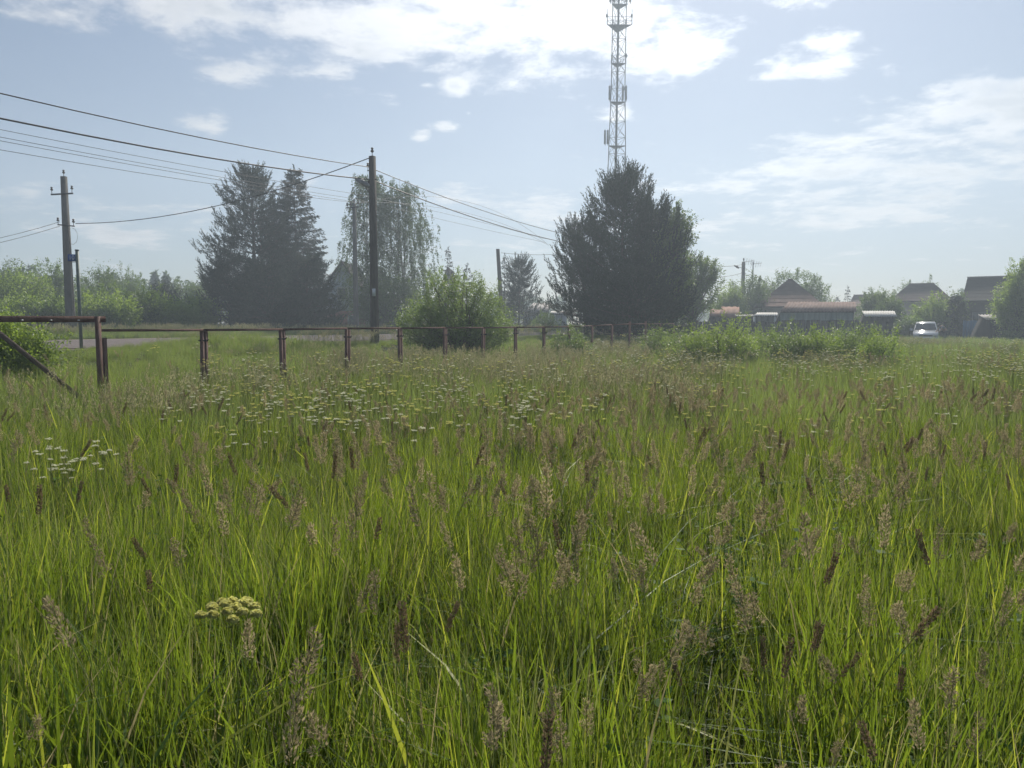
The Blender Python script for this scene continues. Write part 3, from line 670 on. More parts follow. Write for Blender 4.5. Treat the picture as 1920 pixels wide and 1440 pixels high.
# leaning wooden pole
wx, wy = gx(943, 64)[0], 64.; wt = P(936, 467, 64)
o4, H4 = util_pole('utility_pole', 'old wooden pole leaning left behind the round willow', wx, wy, wt[2], .36, .3, 'old_wood', 0, (P(936, 467, 64)[0] - wx - .12, 0))
# distant lamp pole among the houses
dx, dy = gx(1391, 84)[0], 84.; dt = P(1394, 491, 84)[2]
o5, H5 = util_pole('utility_pole', 'dark distant pole with a small lamp, beside the tall antenna pole', dx, dy, dt, .42, .32, 'old_wood', 0)
insulator(o5, (0, 0, H5 + .15), 1.6)
ls = thing('street_lamp', 'small distant street lamp head left of the antenna', 'street lamp', (dx, dy, G(dx, dy)))
part('arm', Geo().tube([(0, -.1, H5 - .8), (-.35, -.2, H5 - .62), (-.8, -.2, H5 - .55)], .035, 5), M['steel'], ls)
part('lamp_head', Geo().tube([(-.55, -.2, H5 - .72), (-.75, -.2, H5 - .56), (-1.1, -.2, H5 - .4)], [.07, .13, .05], 8), M['dark_iron'], ls)
# antenna pole
ax_, ay = gx(1409, 82)[0], 82.; az_ = P(1409, 491, 82)[2]; ag = G(ax_, ay)
an = thing('antenna_mast', 'thin pole carrying television antennas, right of the distant lamp pole', 'antenna', (ax_, ay, ag))
part('pole', Geo().tube([(0, 0, -.2), (0, 0, az_ - ag)], .055, 6), M['dark_iron'], an)
for dz, dxx, rz in ((.0, -.5, .4), (-.25, .3, -1.0)):
    hgt = az_ - ag + dz
    boom = part('boom', Geo().bar((dxx - .55, -.06, hgt), (dxx + .55, -.06, hgt + .12), .04), M['steel'], an)
    for k in range(5):
        xx = dxx - .5 + k * .25; Lh = .42 - k * .04
        part('antenna_element', Geo().bar((xx - .08, -.06, hgt - Lh), (xx + .08, -.06, hgt + Lh), .025), M['steel'], boom)

def wire(pts, sag, r, label, group=None, n=18):
    g = Geo(); path = []
    for k in range(len(pts) - 1):
        a_, b_ = np.array(pts[k], float), np.array(pts[k + 1], float); t = np.linspace(0, 1, n)[:, None]
        s_ = sag[k] if isinstance(sag, (list, tuple)) else sag
        seg = a_ * (1 - t) + b_ * t; seg[:, 2] -= (4 * s_ * t * (1 - t))[:, 0]; path.append(seg if k == 0 else seg[1:])
    path = np.vstack(path); g.tube(path, r, 5)
    o = part('overhead_wire', g, M['wire'], None, smooth=True); base = Vector(path[len(path) // 2]); tag(o, label, 'wire', group)
    return o
SP = np.array([15., 27.5])
def on_line(x, y, k): return np.array([x + SP[0] * k, y + SP[1] * k])
def wz(px, py, Y): return P(px, py, Y)[2]
# main line: pole behind the viewer's left (outside the frame), main pole, next pole behind the great pine
prev, nxt = on_line(mx, my, -1.), on_line(mx, my, 1.)
for k_, (pp, nm) in enumerate(((prev, 'pole outside the frame at the left, carrying the near wires'), (nxt, 'pole hidden behind the great pine, carrying the near wires'))):
    util_pole('utility_pole', nm, pp[0], pp[1], mtop + (.2 if k_ == 0 else -.1), .34, .27, 'old_wood', RA)
def sagfit(p0, p1, px, py):
    """sag that brings the wire p0-p1 to the height seen at (px, py)"""
    d = ray(px, py); u = d[0] / d[1]
    t = (u * p0[1] - p0[0]) / ((p1[0] - p0[0]) - u * (p1[1] - p0[1]))
    Y = p0[1] + t * (p1[1] - p0[1]); z = CAMZ + d[2] / d[1] * Y
    return (p0[2] * (1 - t) + p1[2] * t - z) / (4 * t * (1 - t))
a0 = P(690, 313, 28.5); b0 = P(696, 337, 28.5)
for (at, ly_, ry_, rr, lb) in ((a0, 175, 437, .016, 'upper of the two thick near wires on the dark lamp pole'), (b0, 222, 453, .022, 'thickest cable, sagging below the upper near wire to the lamp pole')):
    A_ = np.array([prev[0], prev[1], at[2] + .1]); B_ = np.array([nxt[0], nxt[1], at[2] - .05])
    wire([A_, at, B_], [sagfit(A_, at, 0, ly_), sagfit(at, B_, 1050, ry_)], rr, lb)
# thin wires of the second line
for i, (py0, pyp, pyr, off) in enumerate(((243, 363, 455, -.5), (257, 373, 459, -.2), (264, 379, 470, .1), (281, 381, 475, .45))):
    pt = P(662 + i * 4, pyp, 50); A_ = np.array([*on_line(pt[0], 50, -1.75), pt[2] - .2]); B_ = np.array([*on_line(pt[0], 50, .9), pt[2] - .2])
    wire([A_, pt, B_], [sagfit(A_, pt, 0, py0), sagfit(pt, B_, 1045, pyr)], .0115,
         ['topmost', 'second', 'third', 'lowest'][i] + ' of the four thin wires running to the slim concrete pole')
# service wire main pole top -> left pole arm
e0 = P(693, 296, 28.5); e1 = P(142, 419, 39)
wire([e0, e1], sagfit(e0, e1, 415, 384), .018, 'slack wire crossing the road from the dark lamp pole to the signpost pole')
for i, (py0, yy) in enumerate(((440, 416), (450, 424))):
    a_ = P(112, yy, 39); b_ = P(-160, py0 + 30, 50); wire([a_, b_], .25, .012, ['upper', 'lower'][i] + ' thin wire leaving the signpost pole leftwards')
# wires of the distant pole
for i, (y0, x1, y1) in enumerate(((500, 1300, 489), (510, 1300, 514))):
    a_ = P(1391, y0 - 4 + i * 6, 84); b_ = P(x1, y1, 75); wire([a_, b_], .35, .022, ['upper', 'lower'][i] + ' wire from the distant lamp pole into the great pine')
for i, (y0, x1, y1) in enumerate(((500, 1500, 556), (510, 1500, 566))):
    a_ = P(1394, y0, 84); b_ = P(x1, y1, 72); wire([a_, b_], .3, .018, ['upper', 'lower'][i] + ' wire from the distant lamp pole down to the hipped roof')
wire([P(940, 474, 64), P(1100, 470, 66)], .25, .016, 'single wire from the leaning wooden pole to the great pine')

# ------------------------------------------------------------------ street sign
spx, spy = P(152, 640, 21.6)[0], 21.6; sg = G(spx, spy); st = P(147, 470, 21.6)[2] - sg
s_ = thing('street_sign', 'small blue number sign on a grey green steel post at the roadside', 'street sign', (spx, spy, sg))
part('post', Geo().tube([(0, 0, -.3), (0, 0, st)], .045, 12), solid('grey_green_post', (.15, .19, .17), (.11, .14, .12), .6), s_, smooth=True)
part('cap', Geo().tube([(0, 0, st), (0, 0, st + .03)], .055, 10), M['dark_iron'], s_)
part('plate', Geo().box((-.145, -.02, st - .2), (.22, .012, .19)), M['sign_blue'], s_)
part('bracket', Geo().bar((-.27, -.008, st - .315), (.04, -.008, st - .315), .02), M['steel'], s_)
def text(body, size, parent, loc, rot, mat, name='number'):
    cu = bpy.data.curves.new(name, 'FONT'); cu.body = body; cu.size = size; cu.extrude = .001; cu.align_x = 'CENTER'; cu.align_y = 'CENTER'
    t_ = bpy.data.objects.new(name, cu); COL.objects.link(t_); dg = bpy.context.evaluated_depsgraph_get()
    me = bpy.data.meshes.new_from_object(t_.evaluated_get(dg)); bpy.data.objects.remove(t_); me.materials.clear(); me.materials.append(mat)
    o = bpy.data.objects.new(name, me); COL.objects.link(o); o.parent = parent; o.location = loc; o.rotation_euler = rot; return o
text('10', .17, s_, (-.145, -.029, st - .2), (PI / 2, 0, 0), M['sign_white'])

# ------------------------------------------------------------------ fence frame and gate
F0 = np.array([-5.30, 13.0]); FS = np.array([.9009, 1.5314])
fence = thing('metal_fence', 'brown metal fence frame without panels, running along the meadow to the great pine', 'fence', (F0[0], F0[1], G(*F0)))
fb = np.array([F0[0], F0[1], G(*F0)]); fr = math.atan2(FS[1], FS[0])
pyt = {0: 621, 1: 619.5, 2: 617.5, 3: 617, 4: 616, 5: 616, 6: 615, 7: 614.5, 8: 613.5, 9: 612, 10: 610, 11: 608.5, 12: 608, 13: 608, 14: 607.5}
def ftop(k): p = F0 + FS * k; return CAMZ + (606 - pyt[k]) / FPX * p[1]
pm = {}
def post_geo(H):
    g = Geo(); c, s = math.cos(fr), math.sin(fr)
    for a_ in (-.036, .036): g.box((c * a_, s * a_, H / 2 - .2), (.052, .05, H + .4), (0, 0, fr))
    g.box((-s * .012, c * .012, H / 2 - .2), (.03, .02, H + .36), (0, 0, fr)); return g
tops = {}
for k in range(0, 15):
    p = F0 + FS * k + (np.array([0, .0])); z0 = G(*p); zt = ftop(k); tops[k] = np.array([p[0], p[1], zt]) - fb
    if 11 <= k <= 12: zt += .12
    po = part('post', post_geo(zt - z0), M['fence_paint'], fence, loc=(p[0] - fb[0], p[1] - fb[1], z0 - fb[2]))
    po.rotation_euler = (rng.normal(0, .008), rng.normal(0, .012), 0)
    if k < 8: part('clamp', Geo().box((0, -.035, zt - z0 - .16), (.15, .022, .028), (0, 0, .2)).tube([(.07, -.05, zt - z0 - .17), (.10, -.05, zt - z0 - .13)], .01, 6), M['dark_iron'], po)
for k in range(0, 14):
    part('rail', Geo().bar(tops[k] + np.array([0, 0, .02]), tops[k + 1] + np.array([0, 0, .02]), .045, .04), M['fence_paint'], fence)
gp = F0 - FS; gt = P(183, 593, gp[1])[2]; gg = G(*gp)
gate = thing('gate_frame', 'tall brown steel gate frame at the end of the fence with a slanting brace', 'gate frame', (gp[0], gp[1], gg))
gH = gt - gg
part('gate_post', post_geo(gH - .33).box((-.02, -.055, gH / 2 - .15), (.075, .04, gH + .3), (0, 0, fr)), M['fence_paint'], gate)
g2 = F0 - FS * 3.1; g2l = np.array([g2[0] - gp[0], g2[1] - gp[1]])
# gate beam runs towards the viewer's left at constant height
part('top_beam', Geo().bar((.05, .03, gH - .045), (g2l[0] * 1.3 - .2, g2l[1] * .55, gH - .045 + .0), .06, .09), M['fence_paint'], gate)
part('far_post', Geo().box((g2l[0] * 1.3 - .2, g2l[1] * .55, gH / 2 - .1), (.08, .08, gH)), M['fence_paint'], gate)
b0_ = P(-60, 578, 9.8) - np.array([gp[0], gp[1], gg]); b1_ = P(128, 728, 10.6) - np.array([gp[0], gp[1], gg]); dd_ = (b1_ - b0_); b1_ = b0_ + dd_ * 1.35
part('brace', Geo().bar(b0_, b1_, .05, .06), M['rust_wood'], gate)
part('rail', Geo().bar((0, 0, tops[0][2] + fb[2] - gg + .03), (F0[0] - gp[0], F0[1] - gp[1], tops[0][2] + fb[2] - gg + .02), .045, .04), M['fence_paint'], gate)
for k in range(7):
    t_ = .1 + k * .13; part('bolt', Geo().tube([(g2l[0] * 1.1 * t_, g2l[1] * .55 * t_ - .03, gH - .06), (g2l[0] * 1.1 * t_, g2l[1] * .55 * t_ - .07, gH - .06)], .007, 6), M['sign_white'], gate)

# ------------------------------------------------------------------ lattice mast
def mast():
    Y = 100.; bx = P(1150, 620, Y)[0]; z0 = G(bx, Y); o = thing('lattice_mast', 'tall three-legged steel lattice communications mast rising behind the great pine', 'communications mast', (bx, Y, z0))
    top = 50.; lean = .007
    R_at = lambda z: np.interp(z, [0, 17, 31, 60], [2.6, 1.42, 1.0, 1.0])   # centre to leg
    angs = [math.radians(a_) for a_ in (210, 330, 90)]
    def leg(i, z): r = R_at(z); return np.array([math.cos(angs[i]) * r + lean * z, math.sin(angs[i]) * r, z])
    lv = [0]; 
    while lv[-1] < top: lv.append(lv[-1] + (2.05 if lv[-1] > 20 else 2.5))
    for i in range(3): part('mast_leg', Geo().tube([leg(i, z) for z in lv], .06, 6), M['mast_steel'], o)
    part('cable_ladder', Geo().bar((lean * 0, .1, 0), (lean * lv[-1], .1, lv[-1]), .18, .06, up=(0, 1, 0)), M['mast_steel'], o)
    for k in range(len(lv) - 1):
        z, z1 = lv[k], lv[k + 1]
        for i in range(3):
            j = (i + 1) % 3
            if z < 12: continue
            part('cross_brace', Geo().bar(leg(i, z), leg(j, z1), .034).bar(leg(j, z), leg(i, z1), .034), M['mast_steel'], o)
            part('girt', Geo().bar(leg(i, z), leg(j, z), .04), M['mast_steel'], o)
    def plat(py, w, rail=True):
        z = P(1160, py, Y)[2] - z0; g = Geo(); V = []
        r = w
        tri = [np.array([math.cos(a_) * r + lean * z, math.sin(a_) * r, z]) for a_ in angs]
        pl = part('platform', Geo().add(tri + [p + np.array([0, 0, .08]) for p in tri], [[0, 1, 4, 3], [1, 2, 5, 4], [2, 0, 3, 5]], [[0, 2, 1], [3, 4, 5]]), M['mast_steel'], o)
        if rail:
            for i in range(3):
                a_, b_ = tri[i], tri[(i + 1) % 3]
                rg = Geo().bar(a_ + [0, 0, 1.05], b_ + [0, 0, 1.05], .035).bar(a_ + [0, 0, .55], b_ + [0, 0, .55], .03)
                for t_ in (0, .33, .66): q = a_ * (1 - t_) + b_ * t_; rg.bar(q, q + np.array([0, 0, 1.1]), .035)
                part('railing', rg, M['mast_steel'], pl)
        return z, tri
    z1, t1 = plat(52, 1.75); z2, t2 = plat(122, 1.1); z3, t3 = plat(194, 1.2, False); z4, t4 = plat(276, 1.3, False); z5, t5 = plat(12, 1.15)
    for z_, xs in ((z3, (-1.1, .6, 1.0)), (z4, (-1.6, -1.25)), (z5, (-1.2, -.7, .8, 1.3)), (z1, (-1.6, 1.55))):
        for x_ in xs:
            small = z_ == z1
            part('panel_antenna', Geo().box((x_ + lean * z_, -.7, z_ + (1.1 if not small else 1.2)), (.24, .16, 1.7 if not small else .35)), M['steel'], o)
            part('antenna_pipe', Geo().bar((x_ + lean * z_ + .05, -.56, z_ + .1), (x_ + lean * z_ + .05, -.56, z_ + 2.1), .07), M['mast_steel'], o)
    zd = P(1174, 107, Y)[2] - z0
    part('dish', Geo().lathe([(0, 0), (.2, .03), (.28, .1)], (0, 0, 0), 12), M['steel'], o, loc=(1.1, -.5, zd)).rotation_euler = (PI / 2, 0, .6)
mast()

# ------------------------------------------------------------------ buildings
def hip(w, d, h0, h1, ridge, over=.35):
    """walls geo, roof parts for hip roof; origin centre of plan"""
    a_, b_ = w / 2, d / 2; A_, B_ = a_ + over, b_ + over; r = ridge / 2; e_ = h0 - .1
    e = [(-A_, -B_, e_), (A_, -B_, e_), (A_, B_, e_), (-A_, B_, e_)]; R1, R2 = (-r, 0, h1), (r, 0, h1)
    return [[e[0], e[1], R2, R1], [e[1], e[2], R2], [e[2], e[3], R1, R2], [e[3], e[0], R1]]
def slabpoly(pts, th=.12):
    pts = np.array(pts, float); n = len(pts); nn = np.cross(pts[1] - pts[0], pts[2] - pts[0]); nn /= np.linalg.norm(nn)
    if nn[2] < 0: nn = -nn
    lo = pts - nn * th; V = np.vstack([pts, lo]); Q = [[i, (i + 1) % n, n + (i + 1) % n, n + i] for i in range(n)]
    T = [[0, i, i + 1] for i in range(1, n - 1)] + [[n, n + i + 1, n + i] for i in range(1, n - 1)]
    return Geo().add(V, Q, T)
def corrugated(p00, p10, p11, p01, pitch=.18, amp=.03, th=.0):
    """ribbed sheet, ribs run from edge 0 to edge 1"""
    p00, p10, p11, p01 = [np.array(p, float) for p in (p00, p10, p11, p01)]
    W = np.linalg.norm(p10 - p00); n = max(4, int(W / pitch) * 4); t = np.linspace(0, 1, n + 1)
    nn = np.cross(p10 - p00, p01 - p00); nn /= np.linalg.norm(nn); nn = nn if nn[2] > 0 else -nn
    off = (np.sin(np.linspace(0, 2 * PI * n / 4, n + 1)) * amp)[:, None] * nn
    a_ = p00 + t[:, None] * (p10 - p00) + off; b_ = p01 + t[:, None] * (p11 - p01) + off
    lo = nn * .02
    V = np.vstack([a_, b_, a_ - lo, b_ - lo]); m = n + 1
    Q = [[i, i + 1, m + i + 1, m + i] for i in range(n)] + [[2 * m + i, 3 * m + i, 3 * m + i + 1, 2 * m + i + 1] for i in range(n)] + [[i, 2 * m + i, 2 * m + i + 1, i + 1] for i in range(n)] + [[m + i, m + i + 1, 3 * m + i + 1, 3 * m + i] for i in range(n)]
    return Geo().add(V, Q)
def house(name, label, px0, px1, Y, eave_py, top_py, depth, ridge_frac, wallm, roofm, rz=0., win=0, over=.35, cat='house'):
    x0, x1 = P(px0, 600, Y)[0], P(px1, 600, Y)[0]; az_h = math.atan(((px0 + px1) / 2 - 960) / FPX); w = (x1 - x0) * math.cos(az_h) - 2 * over; yc = Y + depth / 2; x = P((px0 + px1) / 2, 600, yc)[0]; rz = rz - az_h; g0 = G(x, Y)
    h0 = P(960, eave_py, Y)[2] - g0; h1 = P(960, top_py, Y + depth / 2)[2] - g0
    o = thing(name, label, cat, (x, yc, g0), rz)
    wl = part('wall', Geo().box((0, 0, h0 / 2 - .3), (w, depth, h0 + .5)), M[wallm], o)
    rf = []
    for f in hip(w, depth, h0, h1, w * ridge_frac, over):
        if len(f) == 3 and ridge_frac >= 1: continue
        rf.append(part('roof', slabpoly(f), M[roofm], o))
    # sheet courses: seams on the front slope
    f = hip(w, depth, h0, h1, w * ridge_frac, over)[0]
    f = [np.array(v, float) for v in f]
    for k in range(1, 7):
        t_ = k / 7; a_ = f[0] * (1 - t_) + f[3] * t_; b_ = f[1] * (1 - t_) + f[2] * t_
        part('roof_course', Geo().bar(a_ + [0, -.004, .004], b_ + [0, -.004, .004], .02, .018), M[roofm], rf[0])
    part('ridge_cap', Geo().bar(f[3] + [-.05, 0, .04], f[2] + [.05, 0, .04], .22, .06), M[roofm], o)
    for k in range(win):
        wx = -w / 2 + w * (k + .5) / win
        wi = part('window', Geo().box((wx, -depth / 2 - .02, h0 * .55), (1.0, .08, 1.1)), M['wall_grey'], o)
        part('pane', Geo().box((wx - .22, -depth / 2 - .065, h0 * .55), (.38, .01, .95)).box((wx + .22, -depth / 2 - .065, h0 * .55), (.38, .01, .95)), M['glass_dark'], wi)
    return o
house('house', 'house with hipped brown slate roof and beige wall, behind the long shed', 1414, 1545, 70, 572, 524, 8, .08, 'wall_pink', 'slate_brown', 0, 1)
house('house', 'house with wide dark hipped roof behind the garden bushes', 1664, 1786, 82, 562, 532, 8, .45, 'wall_pink', 'roof_dark', 0, 3)
house('house', 'low house with dark red roof peeking between the small spruce and trees', 1588, 1668, 92, 572, 553, 8, .9, 'wall_pink', 'slate_red')
house('house', 'dark two-storey house at the right with a straight high roof edge', 1798, 1990, 66, 560, 518, 9, 1.0, 'wall_dark', 'wall_dark', 0, 3, .15)
# blue-gabled steep house between spruce and birch
def gable_house(label, pxl, pxr, Y, apex, base_top, brick_top):
    x0, x1 = P(pxl, 600, Y)[0], P(pxr, 600, Y)[0]; xc = (x0 + x1) / 2; g0 = G(xc, Y); w = x1 - x0
    hz = P(960, apex, Y)[2] - g0; hb = P(960, brick_top, Y)[2] - g0; o = thing('house', label, 'house', (xc, Y, g0), .0)
    part('ground_floor', Geo().box((0, 3.5, hb / 2 - .3), (w * .96, 7, hb + .5)), M['brick'], o)
    part('gable', Geo().add([(-w * .46, .05, hb), (w * .46, .05, hb), (0, .05, hz), (-w * .46, 6.9, hb), (w * .46, 6.9, hb), (0, 6.9, hz)], [[0, 3, 5, 2], [1, 2, 5, 4], [0, 1, 4, 3]], [[0, 2, 1], [3, 4, 5]]), M['wall_blue'], o)
    for s_ in (-1, 1): part('roof', slabpoly([(s_ * w * .53, -.4, hb - .25), (s_ * w * .53, 7.3, hb - .25), (0, 7.3, hz + .15), (0, -.4, hz + .15)], .14), M['roof_dark'], o)
    wi = part('window', Geo().box((0, .0, hb + (hz - hb) * .35), (1.1, .1, 1.2)), M['white_metal'], o); part('pane', Geo().box((0, -.06, hb + (hz - hb) * .35), (.9, .02, 1.)), M['glass_dark'], wi)
    wi = part('window', Geo().box((.9, -.02, hb * .5), (.9, .1, 1.1)), M['white_metal'], o); part('pane', Geo().box((.9, -.08, hb * .5), (.75, .02, .95)), M['glass_dark'], wi)
gable_house('steep-roofed house with pale blue gable over red brick, between spruce and birch', 575, 712, 72, 492, 580, 582)
gable_house('dark gabled house hidden behind the small spruces and willow', 810, 870, 84, 503, 580, 580)
def shed(name, label, pts_roof, Y0, Y1, wallm, roofm, wall_bot=640, rib=.18, posts=0, planks=True, cat='shed'):
    """pts_roof = (px_left_low, px_right_low, py_low, px_left_high, px_right_high, py_high): mono-pitch roof, low edge at Y0, high edge at Y1"""
    a_, b_, pyl, c_, d_, pyh = pts_roof
    p00, p10, p11, p01 = P(a_, pyl, Y0), P(b_, pyl, Y0), P(d_, pyh, Y1), P(c_, pyh, Y1)
    o0 = np.array([(p00[0] + p10[0]) / 2, Y0, G((p00[0] + p10[0]) / 2, Y0)]); o = thing(name, label, cat, tuple(o0))
    L = [p - o0 for p in (p00, p10, p11, p01)]
    part('roof', corrugated(*L, pitch=rib), M[roofm], o)
    h = L[0][2] - .06; xl, xr = L[0][0] + .15, L[1][0] - .15
    if posts:
        for k in range(posts):
            x_ = xl + (xr - xl) * k / max(1, posts - 1); part('post', Geo().bar((x_, .15, -.3), (x_, .15, h), .12), M['sign_white'] if posts < 4 else M['wall_grey'], o)
    if planks:
        n = max(3, int((xr - xl) / .42)); w = (xr - xl) / n
        protos = {}
        for k in range(min(n, 60)):
            hh = h
            part('plank', Geo().box((xl + (k + .5) * w, .25 + rng.normal(0, .008), hh / 2 - .1), (w * .95, .03, hh + .15)), M[wallm], o)
    hb = min(L[2][2], L[3][2]) - .08
    part('back_wall', Geo().add([(xl, .3, -.3), (xr, .3, -.3), (xr, Y1 - Y0 - .1, -.3), (xl, Y1 - Y0 - .1, -.3), (xl, .3, h), (xr, .3, h), (L[2][0] - .1, Y1 - Y0 - .1, hb), (L[3][0] + .1, Y1 - Y0 - .1, hb)],
         [[0, 1, 5, 4], [1, 2, 6, 5], [2, 3, 7, 6], [3, 0, 4, 7]]), M['wall_dark'], o)
    return o, L
shed('shed', 'long low shed with corrugated red-brown roof over grey-green boards', (1462, 1606, 584, 1478, 1604, 566), 58, 62, 'wall_green', 'slate_red', rib=.26)
shed('shed', 'open shed with bright white sheet roof left of the long shed', (1412, 1458, 592, 1420, 1458, 586), 57, 60, 'wall_grey', 'white_metal', posts=2)
shed('shed', 'little rusty-roofed shed beside the pine group, sloping roof', (1348, 1388, 595, 1353, 1386, 575), 60, 63, 'wall_dark', 'roof_rust', rib=.5)
shed('shed', 'rusty-roofed lean-to shed touching the pine group', (1330, 1350, 593, 1332, 1352, 580), 62, 65, 'wall_dark', 'roof_rust', rib=.5)
shed('shed', 'small shed with patchy glittering sheet roof between the rusty and white roofs', (1380, 1416, 593, 1378, 1414, 590), 58, 60, 'wall_dark', 'grey_metal')
shed('shed', 'white sheet roof shed just left of the parked van', (1622, 1682, 593, 1616, 1677, 583), 58, 61, 'wall_dark', 'white_metal')
shed('shed', 'dark lean-to with pale sheet roof under the large tree at the right', (1850, 1904, 599, 1834, 1898, 590), 56, 59, 'wall_dark', 'grey_metal')
shed('shed', 'pale shed with ribbed silver roof beside the great pine group', (980, 1024, 586, 1000, 1034, 568), 70, 74, 'wall_blue', 'grey_metal', rib=.5)
shed('shed', 'pale low outbuilding right of the ribbed silver roof', (1030, 1066, 588, 1034, 1062, 583), 72, 75, 'wall_blue', 'white_metal')
def board_fence(label, px0, px1, Y, py_top, mat, n=None, w=.16, Y2=None):
    a_, b_ = P(px0, py_top, Y), P(px1, py_top, Y2 or Y); L = np.linalg.norm((b_ - a_)[:2]); n = n or int(L / w)
    o = thing('board_fence', label, 'fence', (a_[0], a_[1], G(a_[0], a_[1]))); z0 = G(a_[0], a_[1]); me = None
    rz = math.atan2(b_[1] - a_[1], b_[0] - a_[0])
    for k in range(n):
        p = a_ + (b_ - a_) * (k + .5) / n; h = p[2] - G(p[0], p[1]) + .15
        if me is None: me = Geo().box((0, 0, -h / 2), (L / n * .9, .025, h)).mesh('board', M[mat])
        part('board', me, M[mat], o, loc=(p[0] - a_[0], p[1] - a_[1], p[2] - z0 + rng.normal(0, .02))).rotation_euler = (0, 0, rz)
    part('rail', Geo().bar((0, .03, a_[2] - z0 - .3), (b_[0] - a_[0], b_[1] - a_[1] + .03, b_[2] - z0 - .3), .06), M[mat], o)
board_fence('dark plank fence running behind the white van to the shed', 1612, 1775, 62, 604, 'wall_dark', w=.3)
board_fence('blue painted board fence left of the pale lean-to roof', 1806, 1842, 60, 601, 'blue_tarp', w=.25)
board_fence('grey board fence at the right beyond the lean-to', 1898, 1990, 58, 604, 'wall_grey', w=.3)
board_fence('dark low board fence across the road, before the wood', 285, 388, 54, 601, 'wall_dark', w=.3)
board_fence('dark fence behind the meadow willows under the rusty roofs', 1300, 1470, 57, 603, 'wall_dark', w=.35)
board_fence('dark fence under the long grey-green shed', 1465, 1612, 56.5, 600, 'wall_dark', w=.35)

# ------------------------------------------------------------------ parked van
def van():
    Y = 57.; x = P(1736, 620, Y)[0]; g0 = G(x, Y) - .12
    o = thing('parked_van', 'silver white minivan parked facing the meadow before the garden fence', 'van', (x, Y, g0), -.48)
    # side profile (y forward = towards viewer is negative), z ; widths
    prof = [(0.0, .45, .80), (0.0, .72, .84), (.12, .88, .84), (.75, 1.02, .84), (1.0, 1.08, .83), (1.75, 1.66, .66), (2.1, 1.76, .64), (3.6, 1.78, .64), (4.3, 1.55, .68), (4.45, 1.0, .82), (4.5, .45, .82)]
    V = []; 
    for y, z, hw in prof: V += [[-hw, y, z], [hw, y, z]]
    n = len(prof); Q = [[2 * i, 2 * i + 1, 2 * i + 3, 2 * i + 2] for i in range(n - 1)]
    belt = []
    for y, z, hw in prof: belt += [[-.86, max(.02, y), .3], [.86, max(.02, y), .3]]
    V += belt; m = 2 * n
    for i in range(n - 1): Q += [[2 * i, 2 * i + 2, m + 2 * i + 2, m + 2 * i], [2 * i + 1, m + 2 * i + 1, m + 2 * i + 3, 2 * i + 3], [m + 2 * i, m + 2 * i + 2, m + 2 * i + 3, m + 2 * i + 1]]
    Q += [[0, m, m + 1, 1], [2 * n - 2, 2 * n - 1, m + 2 * n - 1, m + 2 * n - 2]]
    part('body', Geo().add(V, Q), M['car_paint'], o)
    def q4(name, pts, mat, par=o): return part(name, Geo().poly(pts), mat, par)
    q4('windshield', [(-.74, 1.03, 1.125), (.74, 1.03, 1.125), (.605, 1.70, 1.64), (-.605, 1.70, 1.64)], M['glass_dark'])
    for s in (-1, 1):
        q4('side_window', [(s * .80, 1.35, 1.15), (s * .80, 3.9, 1.15), (s * .70, 3.7, 1.62), (s * .68, 1.85, 1.62)], M['glass_dark'])
        part('headlight', Geo().box((s * .66, -.0, .74), (.3, .1, .16)), M['lamp_lens'], o)
        mi = part('mirror', Geo().box((s * .98, 1.2, 1.16), (.2, .12, .17)), M['car_paint'], o)
        for y in (.85, 3.65):
            w = part('wheel', Geo(), M['rubber'], o) if False else None
            wg = Geo().tube([(s * .72, y, .32), (s * .88, y, .32)], .32, 18); we = part('wheel', wg, M['rubber'], o)
            part('rim', Geo().tube([(s * .87, y, .32), (s * .89, y, .32)], .19, 12), M['steel'], we)
    part('grille', Geo().box((0, -.02, .72), (.9, .05, .12)), M['rubber'], o)
    part('bumper', Geo().box((0, -.03, .5), (1.66, .16, .22)), M['car_paint'], o)
    part('wiper', Geo().bar((-.5, 1.0, 1.13), (.1, 1.06, 1.2), .02).bar((.1, 1.0, 1.13), (.6, 1.08, 1.2), .02), M['rubber'], o)
    part('number_plate', Geo().box((0, -.12, .5), (.5, .01, .11)), M['sign_white'], o)
van()

